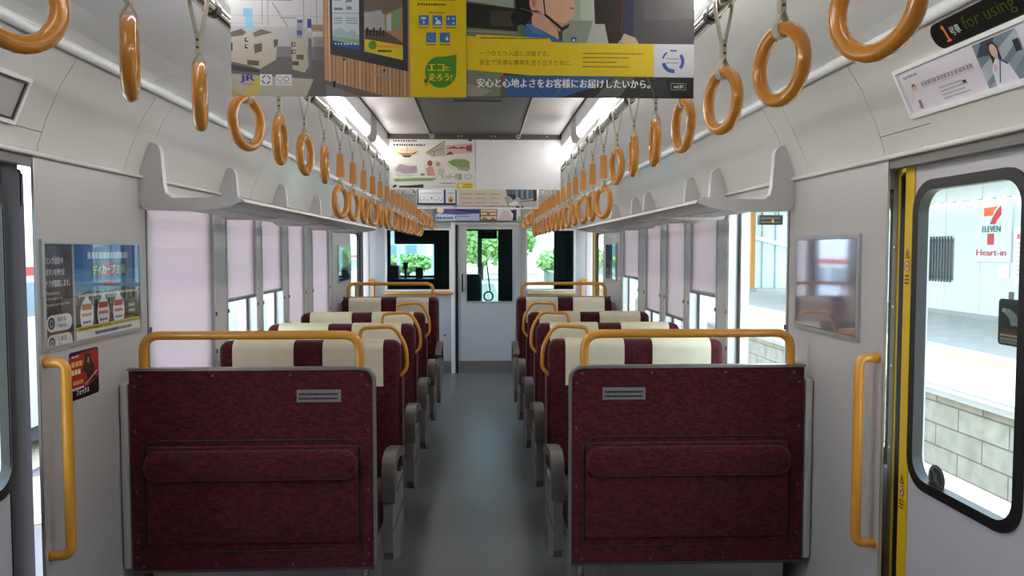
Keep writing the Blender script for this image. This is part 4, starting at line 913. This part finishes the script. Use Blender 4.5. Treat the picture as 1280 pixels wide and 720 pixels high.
def water(a):
    B = P; f = [0]
    a.rect(488, 172.5, 592.5, 236, B(226, 222, 212)); a.marks(492, 178, 521, 2.6, B(96, 92, 88), .3); a.marks(492, 183, 531, 2.8, B(84, 80, 76), .3)
    a.ell(507, 192, 18, 5, B(232, 206, 170)); a.poly([(495, 191), (502, 194.5), (518, 194), (523, 190), (515, 193), (502, 193)], B(130, 78, 54)); a.poly([(502, 195), (516, 195), (512, 198), (505, 198)], B(96, 60, 50)); a.line(509, 183, 509, 194, .5, B(150, 110, 84))
    a.poly([(531, 193), (556, 178), (556, 196), (540, 197)], B(186, 178, 156)); a.line(533, 192, 556, 177, .9, B(110, 92, 70)); a.line(536, 192, 553, 187, .7, B(110, 92, 70)); a.line(542, 191, 542, 197, .8, B(120, 98, 74))
    a.poly([(557, 183), (590, 180), (590, 192), (557, 194)], B(220, 180, 168)); a.poly([(557, 187), (567, 184), (572, 186), (577, 184), (583, 187)], B(140, 84, 70)); a.poly([(556, 195), (562, 190), (567, 194)], B(140, 70, 66)); a.poly([(581, 184), (589, 182), (589, 190), (583, 190)], B(150, 84, 92)); a.ell(587, 176.5, 2.5, 1.4, B(60, 54, 52))
    a.ell(507, 213, 15, 7, B(206, 200, 198)); a.poly([(494, 214), (500, 206), (511, 209), (521, 208), (521, 217), (505, 218)], B(166, 146, 156)); a.poly([(494, 218), (520, 219), (515, 222), (497, 222)], B(190, 204, 190))
    a.ell(543, 212, 14, 10, B(222, 212, 196)); a.ell(537, 205, 3.2, 3.6, B(150, 92, 70)); a.ell(547, 206, 2.8, 3.2, B(176, 160, 136)); a.poly([(532, 211), (540, 208), (544, 220), (534, 221)], B(206, 150, 130)); a.poly([(545, 209), (550, 209), (551, 219), (546, 220)], B(214, 206, 190)); a.ell(528, 219, 3, 1.6, B(120, 150, 90)); a.ell(551, 216, 4, 5, B(190, 200, 180))
    a.ell(573, 206, 15, 8, B(206, 214, 188)); a.poly([(559, 203), (568, 200), (580, 200), (586, 203), (586, 210), (574, 211), (565, 208)], B(134, 158, 98)); a.poly([(570, 209), (588, 210), (584, 215), (572, 213)], B(170, 160, 140))
    a.poly([(492, 224), (520, 223), (546, 223), (540, 227), (494, 228)], B(150, 176, 112)); a.line(493, 226.5, 545, 224.5, .8, B(96, 140, 70))
    a.text('シンバー月間', 551, 225.5, 7.5, B(84, 80, 70), 25, False, .1); a.ell(584.5, 221.5, 5, 3.4, B(170, 176, 150)); a.ell(584.5, 221.5, 4.2, 2.6, B(222, 220, 208))
    a.poly([(491, 233), (495, 231.2), (496, 234), (491.5, 235.5)], B(50, 50, 56)); a.poly([(499, 233), (512, 232.5), (529, 231), (529, 235.5), (499, 235.3)], B(56, 58, 66)); a.marks(550, 230, 568, 2, B(110, 110, 106), .6); a.marks(540, 234, 566, 1.6, B(170, 168, 160), .5)
    a.rect(570, 229, 590, 236, B(226, 196, 60)); a.ell(575, 232.5, 2, 2.6, B(240, 226, 160)); a.marks(579, 231.5, 588, 1.6, B(150, 120, 40), .3); a.marks(579, 234, 588, 1.2, B(150, 120, 40), .3)
poster(4.60, -.512, .0, 1.935, 2.245, 'watercolour travel poster with small boats, hanging left in the second row', P(230, 226, 218), water, (487, 593, 237.5))
def blank(a):
    a.ell(638, 190, 8, 6, P(224, 226, 224)); a.ell(675, 182, 5, 4, P(226, 220, 222)); a.ell(625, 205, 4, 9, P(226, 228, 226))
poster(4.603, .003, .515, 1.937, 2.245, 'nearly blank white sheet, hanging right in the second row', P(229, 227, 229), blank, (594, 700, 237))
def third_l(a):
    n = P(44, 52, 96)
    a.rect(522.5, 220, 573, 256, P(206, 208, 214)); a.rect(522.5, 220, 524, 256, n); a.rect(522.5, 253.5, 571, 256, n); a.rect(555, 220, 557.5, 256, n); a.rect(569.5, 220, 571, 256, n)
    for x in (528.5, 534.5, 546, 552): a.ell(x - .5, 248, 2.3, 2.6, P(176, 170, 120)); a.ell(x - .5, 247.6, 1.5, 1.8, P(226, 224, 210))
    a.ell(540, 247.5, 1, 1.6, P(120, 120, 126)); a.ell(563.5, 249, 3.4, 4, P(196, 160, 90)); a.ell(564, 250.5, 1.8, 2, P(90, 74, 60)); a.marks(560, 241.5, 568, 1.6, P(120, 120, 130), .3); a.marks(527, 241.5, 552, 1.3, P(120, 124, 140), .4)
poster(6.50, -.507, -.157, 1.955, 2.245, 'white poster with navy border, third row left', P(206, 208, 214), third_l, (522, 573, 256))
def third_r(a):
    a.rect(573, 220, 672, 257, P(202, 190, 170))
    for y in (242.5, 248, 253.5): a.marks(576, y, 590, 1, P(120, 104, 90), .2); a.marks(594, y, 608, 1, P(120, 104, 90), .2); a.marks(612, y, 624, 1, P(120, 104, 90), .2)
    a.poly([(630, 220), (671, 220), (671, 256.5), (635, 256.5)], P(76, 92, 100)); a.poly([(630, 246), (645, 243), (652, 250), (671, 247), (671, 256.5), (634, 256.5)], P(150, 148, 146)); a.poly([(634, 242), (648, 244), (642, 250)], P(34, 36, 40))
    for q in range(6): a.rect(645 + q * 3.4, 230, 646.6 + q * 3.4, 247, P(*[(120, 140, 150), (50, 60, 68)][q % 2]))
    a.poly([(636, 254), (645, 251), (650, 256.5), (637, 256.5)], P(206, 204, 200)); a.poly([(666, 236), (671, 236), (671, 250), (667, 252)], P(24, 24, 26)); a.line(650, 252, 668, 250, 1, P(60, 58, 58))
poster(6.503, -.155, .518, 1.950, 2.245, 'beige text poster with a dark photo, third row right', P(202, 190, 170), third_r, (573, 672, 257))
def strip(a):
    a.marks(568, 258.4, 572, 1.6, P(60, 70, 110), .2); a.marks(605, 258.6, 645, 1, P(150, 146, 140), .3); a.rect(646, 256.8, 650.5, 259.6, P(52, 52, 56)); a.rect(652.5, 256.8, 656, 259.6, P(120, 118, 116)); a.rect(646.8, 257.4, 649, 258.6, P(120, 120, 124))
poster(6.515, -.507, .53, 1.924, 2.245, 'long white sheet behind the third row, lower strip showing', P(226, 225, 224), strip, (522, 675, 261))
def fourth_l(a):
    a.rect(545, 255, 600, 276, P(170, 178, 204)); a.poly([(545, 255), (600, 255), (600, 267), (575, 268.5), (545, 267)], P(84, 74, 130)); a.poly([(560, 260), (600, 264), (600, 266), (575, 264)], P(46, 44, 84)); a.ell(551, 263.5, 4.5, 3.4, P(226, 208, 176)); a.rect(545, 269, 570, 276, P(186, 204, 226)); a.marks(547, 273, 567, 3, P(70, 90, 160), .2); a.rect(570, 269.5, 571, 274, P(40, 40, 90)); a.marks(573, 271, 588, 1.2, P(60, 60, 110), .3)
poster(9.61, -.535, .015, 1.945, 2.235, 'purple and blue poster above the gangway door, fourth row left', P(150, 160, 190), fourth_l, (545, 600, 276))
def fourth_r(a):
    a.rect(600, 255, 622, 276, P(70, 66, 60)); a.rect(601.5, 262, 621, 275, P(206, 190, 160)); a.rect(601.5, 265, 621, 266, P(90, 70, 50)); a.rect(601.5, 269, 621, 270.5, P(120, 90, 60)); a.ell(611, 267.5, 2, 2, P(196, 90, 60)); a.poly([(602, 275), (606, 271), (612, 275)], P(110, 130, 80)); a.poly([(612, 275), (617, 271.5), (621, 275)], P(140, 84, 70))
    a.rect(622, 255, 652, 276, P(206, 196, 202)); a.poly([(623, 276), (628, 264), (636, 264), (642, 276)], P(190, 168, 178)); a.poly([(638, 263), (646, 262), (646, 276), (641, 276), (642, 268)], P(36, 36, 56)); a.ell(641, 259, 3, 3.4, P(226, 222, 222)); a.ell(650, 273, 2.6, 3, P(150, 180, 120))
poster(9.612, .018, .545, 1.945, 2.235, 'pink and dark framed picture poster, right part of the fourth row', P(206, 198, 200), fourth_r, (600, 652, 276))

# ================================================================== OUTSIDE
gravel = mat('ballast_stone', s(190, 176, 154), .95, var=.35, vscale=30, bump=1., bscale=25)
m = MB(); m.box(-60, 60, -30, 130, -1.4, -1.2, gravel); struct(m.build('ground_ballast'))
plat = mat('platform_concrete', s(158, 158, 156), .85, var=.06, vscale=3); ytile = mat('tactile_yellow', s(196, 184, 110), .8, var=.05)
m = MB(); m.box(5.85, 14, -8, 70, -1.2, -.24, blockwall('platform_blocks')); m.box(5.74, 6.1, -8, 70, -.24, -.10, plat); m.box(6.1, 14, -8, 70, -.24, -.10, plat); m.box(7.45, 7.78, -8, 70, -.1, -.094, ytile); m.box(5.735, 5.74, -8, 70, -.17, -.13, P(180, 184, 188))
struct(m.build('platform'), None)
bw = mat('station_siding', s(204, 212, 212), .6, var=.02)
m = MB(); m.box(12.2, 12.6, -8, 28.2, -.1, 3.3, bw)
for q in range(20): m.box(12.195, 12.2, 1.0 + q * 1.42, 1.012 + q * 1.42, -.1, 3.2, P(178, 186, 186))
m.box(12.19, 12.2, -8, 28.2, -.1, .02, P(150, 154, 156)); struct(m.build('station_building'))
m = MB(); m.box(7.9, 14, -8, 70, 3.3, 3.42, mat('canopy_white', s(226, 226, 222), .6)); m.box(12.1, 12.2, -8, 28.2, 3.19, 3.3, P(190, 196, 196)); struct(m.build('platform_canopy'))
# shop sign
t = thing('shop_sign', 'white shop sign with orange and red numeral on the station wall', 'sign', (12.17, 17.55, 1.3))
m = MB(); m.box(12.15, 12.2, 16.93, 18.26, 1.30, 2.76, P(208, 222, 226)); m.build('sign_panel', t)
k = 1.4 / 45.      # metres per photo pixel on this wall
a = Art(lambda u, v: (12.15, 18.26 - u, 1.30 + v), (-1, 0, 0), .004, .002)
def SG(x, y): return ((x - 1221) * .0290, (328 - y) * .0192)
og, rd, gn = P(226, 100, 44), P(196, 44, 48), P(42, 92, 84)
a.poly([SG(1233.5, 261), SG(1250.5, 260), SG(1246.5, 265), SG(1244.5, 271), SG(1233.5, 271.5)], og)
a.poly([SG(1254.8, 259.8), SG(1255, 270), SG(1250.5, 276.5), SG(1248, 281.8), SG(1241.2, 281.8), SG(1244, 274.5), SG(1249, 265), SG(1253.5, 260)], rd)
a.poly([SG(1239, 293), SG(1247, 293), SG(1247, 307), SG(1239, 307)], rd)
x0, v0 = SG(1232.5, 291.3); a.text('ELEVEN', x0, v0, .145, gn, .64, bold=.008)
x0, v0 = SG(1225.8, 320.5); a.text('Heart-in', x0, v0, .155, P(190, 60, 66), 1.05, bold=.006)
a.build('sign_lettering', t, 0)
t = thing('notice_board', 'white notice board on the station wall beside the shop sign', 'notice board', (12.17, 16.2, .9))
m = MB(); m.box(12.14, 12.2, 15.6, 16.82, .72, 2.1, M['alu']); m.build('board_frame', t)
m = MB(); m.box(12.135, 12.14, 15.66, 16.76, .78, 2.04, P(230, 236, 236)); o = m.build('board_face', t)
a = Art(lambda u, v: (12.135, 16.76 - u, .78 + v), (-1, 0, 0), .003, .002); a.rect(.05, 1.05, .13, 1.16, P(206, 90, 90))
for q in range(8): a.marks(.06, .95 - q * .1, .9, .035, P(150, 160, 166))
a.build('board_print', o, 0)
t = thing('wall_hatch', 'small outlined hatch on the station wall below the shop sign', 'hatch', (12.19, 17.19, .93))
m = MB(); m.box(12.18, 12.2, 17.0, 17.38, .92, 1.25, P(206, 212, 210)); m.build('hatch_panel', t); m = MB(); m.box(12.175, 12.18, 17.02, 17.36, .94, 1.23, P(228, 232, 230)); m.build('hatch_door', t)
t = thing('window_grille', 'dark barred window on the station wall', 'window', (12.17, 19.6, .77))
m = MB(); m.box(12.185, 12.2, 19.1, 20.2, .80, 1.88, P(120, 132, 136)); m.build('grille_pane', t)
for q in range(9):
    m = MB(); m.box(12.13, 12.16, 19.13 + q * .125, 19.165 + q * .125, .75, 1.94, P(74, 82, 86)); m.build('bar', t)
for z in (.86, 1.80):
    m = MB(); m.box(12.16, 12.185, 19.1, 20.2, z, z + .035, P(74, 82, 86)); m.build('crossbar', t)
t = thing('string_lights', 'string of small white bulbs along the station wall', 'string lights', (12.1, 18, 2.75))
m = MB(); m.tube([(12.08, y, 2.80) for y in (10, 26)], .008, P(120, 120, 116), 6); m.build('cable', t)
bulb = emit('bulb_white', (1, .97, .9), 8.)
for q in range(32):
    m = MB(); y = 10.2 + q * .5; m.rbox(12.03, 12.13, y, y + .10, 2.72, 2.80, .03, bulb, 3); m.build('bulb', t)
# far things on the platform seen through the uncurtained right window
t = thing('platform_pillar', 'orange brown canopy pillar far along the platform', 'pillar', (10.95, 30.2, -.1))
m = MB(); m.box(10.86, 11.04, 30.1, 30.3, -.1, 3.3, P(196, 140, 70)); m.build('shaft', t); m = MB(); m.box(10.8, 11.1, 30.04, 30.36, -.1, .06, plat); m.build('base', t)
t = thing('departure_display', 'black hanging departure display under the platform canopy', 'display', (8.55, 22, 2.4))
m = MB(); m.rbox(8.15, 8.85, 21.9, 22.1, 2.32, 2.60, .02, P(34, 34, 32), 2); m.build('display_case', t)
a = Art(lambda u, v: (8.15 + u, 21.9, 2.32 + v), (0, -1, 0), .004, .002); a.marks(.05, .19, .62, .06, P(120, 110, 80), .4); a.marks(.05, .08, .64, .05, P(120, 120, 100), .4); a.rect(.36, .06, .42, .14, P(230, 150, 40)); a.build('display_letters', t, 0)
for x in (8.25, 8.75):
    m = MB(); m.tube([(x, 22, 2.58), (x, 22, 3.3)], .02, M['darkmetal'], 8); m.build('hanger', t)
t = thing('glazed_screen', 'pale blue glazed waiting room far along the platform', 'building', (12, 33.5, -.1))
m = MB(); m.box(10.2, 15.5, 33.6, 36, -.1, 3.3, P(196, 220, 228)); m.build('glazing', t)
for q in range(9):
    m = MB(); x = 10.2 + q * .6; m.box(x, x + .05, 33.54, 33.6, -.1, 3.3, P(150, 170, 178)); m.build('mullion', t)
m = MB(); m.prism([(10.3, 2.55), (14.5, 1.5), (14.5, 1.65), (10.3, 2.75)], 'y', 33.4, 33.54, M['white']); m.build('stair_stringer', t)

# left: a white and red train standing two tracks away
def railcar(y0, y1, lab):
    t = thing('railcar', lab, 'train', (-7.2, (y0 + y1) / 2, -1.2))
    m = MB(); m.prism([(-8.6, -.75), (-5.85, -.75), (-5.75, -.2), (-5.8, 1.6), (-6.1, 2.2), (-6.8, 2.5), (-7.6, 2.5), (-8.3, 2.2), (-8.6, 1.6)], 'y', y0, y1, P(200, 210, 216, .35)); m.build('body', t)
    m = MB(); m.box(-5.82, -5.765, y0 + .05, y1 - .05, 1.25, 1.36, P(190, 40, 56)); m.build('red_stripe', t)
    y = y0 + .8
    while y < y1 - 1.4:
        m = MB(); m.box(-5.9, -5.768, y, y + 1.25, .72, 1.16, P(116, 138, 150, .15)); m.build('window', t); y += 1.5
    m = MB(); m.box(-8.4, -6.0, y0 + .3, y1 - .3, -1.0, -.75, P(70, 70, 76)); m.build('underframe', t)
    for yy in (y0 + 2, y0 + 4, y1 - 4, y1 - 2):
        for x in (-8.0, -6.4):
            m = MB(); m.disc((x, yy, -.8), (1, 0, 0), .40, .12, P(60, 58, 58), 20); m.build('wheel', t)
railcar(8.6, 27, 'white train car with red stripes standing beyond the left doors'); railcar(27.6, 46, 'second white and red train car, coupled behind on the left')
m = MB(); m.prism([(x, y) for x, y in rrect(-5.6, -4.2, 7.6, 9.4, .5)], 'z', -1.2, -1.17, mat('gravel_patch', s(150, 136, 112), .9, var=.3, vscale=20)); tag(m.build('gravel_patch'), 'pale round gravel patch beside the left train', 'gravel', kind='stuff')
m = MB(); m.box(-5.6, -1.7, -8, 50, -1.2, -1.185, mat('asphalt', s(88, 88, 92), .9, var=.1, vscale=10)); struct(m.build('ground_asphalt'))
# trees and scrub ahead of the cab and left of the line
leafA = mat('leaf_green', s(176, 200, 130), .8, var=.2, vscale=3); leafB = mat('leaf_dark', s(150, 182, 112), .8, var=.2, vscale=3); bark = mat('bark', s(96, 80, 66), .9, var=.2)
def tree(x, y, h, r, lm, lab):
    t = thing('tree', lab, 'tree', (x, y, -1.2), 'trees beyond the end of the train')
    m = MB(); m.tube([(x, y, -1.2), (x + .1, y, -1.2 + h * .35), (x, y, -1.2 + h * .6)], [.18, .14, .08], bark, 8); m.build('trunk', t)
    m = MB(); rnd = random.Random(int(x * 10 + y))
    for q in range(1500):
        th, ph = rnd.uniform(0, 2 * PI), math.acos(rnd.uniform(-1, 1)); rr = r * rnd.uniform(.55, 1.)
        c = V((x + rr * math.sin(ph) * math.cos(th), y + rr * math.sin(ph) * math.sin(th), -1.2 + h * .62 + rr * math.cos(ph) * h * .42 / r))
        u = V((rnd.uniform(-1, 1), rnd.uniform(-1, 1), rnd.uniform(-1, 1))).normalized(); w = u.cross(V((rnd.uniform(-1, 1), rnd.uniform(-1, 1), 1))).normalized(); e = r * .075
        m.add([c - u * e - w * e, c + u * e - w * e * .6, c + u * e * .8 + w * e, c - u * e * .7 + w * e], [(0, 1, 2, 3)], lm)
    m.build('foliage', t, 0)
tr = [(-14.5, 84, 2.6, 3.0, 0), (-7.6, 80, 2.3, 2.6, 1), (.1, 72, 6.4, 3.4, 0), (3.2, 88, 7.2, 3.4, 1), (7.4, 66, 2.9, 2.6, 0), (10.6, 78, 3.0, 2.9, 1)]
for q, (x, y, h, r, l) in enumerate(tr): tree(x, y, h, r, (leafA, leafB)[l], 'leafy green tree beyond the cab windscreen, %s from the left' % ORD[sorted(range(len(tr)), key=lambda i: tr[i][0] / tr[i][1]).index(q)])
for q, (x, y, h) in enumerate([(-9.6, 62, 8), (-6.2, 58, 7.5), (-4.1, 66, 8), (5.6, 52, 8), (8.2, 60, 8)]):
    t = thing('line_pole', 'pale overhead line pole beyond the cab windows, %s from the left' % ORD[q], 'pole', (x, y, -1.2), 'overhead line poles ahead')
    m = MB(); m.tube([(x, y, -1.2), (x, y, -1.2 + h)], [.14, .10], P(176, 190, 196), 8); m.build('shaft', t)
    m = MB(); m.box(x, x + 2.4 * (1 if x < 0 else -1), y - .04, y + .04, h - 2.6, h - 2.5, P(176, 190, 196)); m.build('arm', t)
t = thing('house', 'pale blue white house beyond the left cab window', 'building', (-13, 94, -1.2))
m = MB(); m.box(-19, -6.5, 90, 97, -1.2, 3.2, P(206, 222, 228)); m.build('wall', t)
m = MB(); m.prism([(-19.6, 3.2), (-5.9, 3.2), (-12.7, 5.2)], 'y', 89.6, 97.4, P(150, 166, 178)); m.build('roof', t)
for q in range(5):
    m = MB(); m.box(-18 + q * 2.3, -16.7 + q * 2.3, 89.9, 90, .6, 2.2, P(130, 150, 164)); m.build('window', t)
m = MB()
for x in (-.55, .55): m.box(x - .035, x + .035, 12, 64, -1.2, -1.06, P(150, 140, 132))
m2 = thing('rail_track', 'railway track running ahead of the train', 'track', (0, 40, -1.2)); m.build('rails', m2)
m = MB()
for q in range(72): m.box(-1.1, 1.1, 12.2 + q * .7, 12.42 + q * .7, -1.2, -1.15, P(150, 146, 140))
m.build('sleepers', m2)

# ================================================================== LIGHT, CAMERA
w = bpy.data.worlds.new('sky'); SC.world = w; w.use_nodes = True
nt = w.node_tree; bg = nt.nodes['Background']
tc = nt.nodes.new('ShaderNodeTexCoord'); sx = nt.nodes.new('ShaderNodeSeparateXYZ'); rp = nt.nodes.new('ShaderNodeValToRGB')
rp.color_ramp.elements[0].position = 0; rp.color_ramp.elements[0].color = (.92, .97, 1, 1); rp.color_ramp.elements[1].position = .7; rp.color_ramp.elements[1].color = (.62, .80, 1., 1)
nt.links.new(tc.outputs['Generated'], sx.inputs[0]); nt.links.new(sx.outputs['Z'], rp.inputs['Fac']); nt.links.new(rp.outputs['Color'], bg.inputs['Color']); bg.inputs['Strength'].default_value = 4.2
sl = bpy.data.lights.new('sun', 'SUN'); sl.energy = 5.; sl.angle = .02; sl.color = (1, .96, .88)
so = bpy.data.objects.new('sun', sl); COL.objects.link(so); so.rotation_euler = V((.10, .08, -1.0)).to_track_quat('-Z', 'Y').to_euler()

f = 950.; yaw = math.atan(39 / f); pit = math.atan(47 / f * math.cos(yaw))
cd = bpy.data.cameras.new('camera'); cd.sensor_width = 36; cd.lens = 36 * f / 1280; cd.clip_start = .05; cd.clip_end = 400
co = bpy.data.objects.new('camera', cd); COL.objects.link(co); co.location = (.033, 0, 1.57); co.rotation_euler = (PI / 2 - pit, 0, -yaw); SC.camera = co
SC.view_settings.view_transform = 'Standard'; SC.view_settings.look = 'None'; SC.view_settings.gamma = 1; SC.view_settings.use_curve_mapping = False
SC.view_settings.exposure = .50
SC.cycles.use_denoising = True
SC.cycles.max_bounces = 10; SC.cycles.transparent_max_bounces = 16; SC.cycles.sample_clamp_indirect = 8
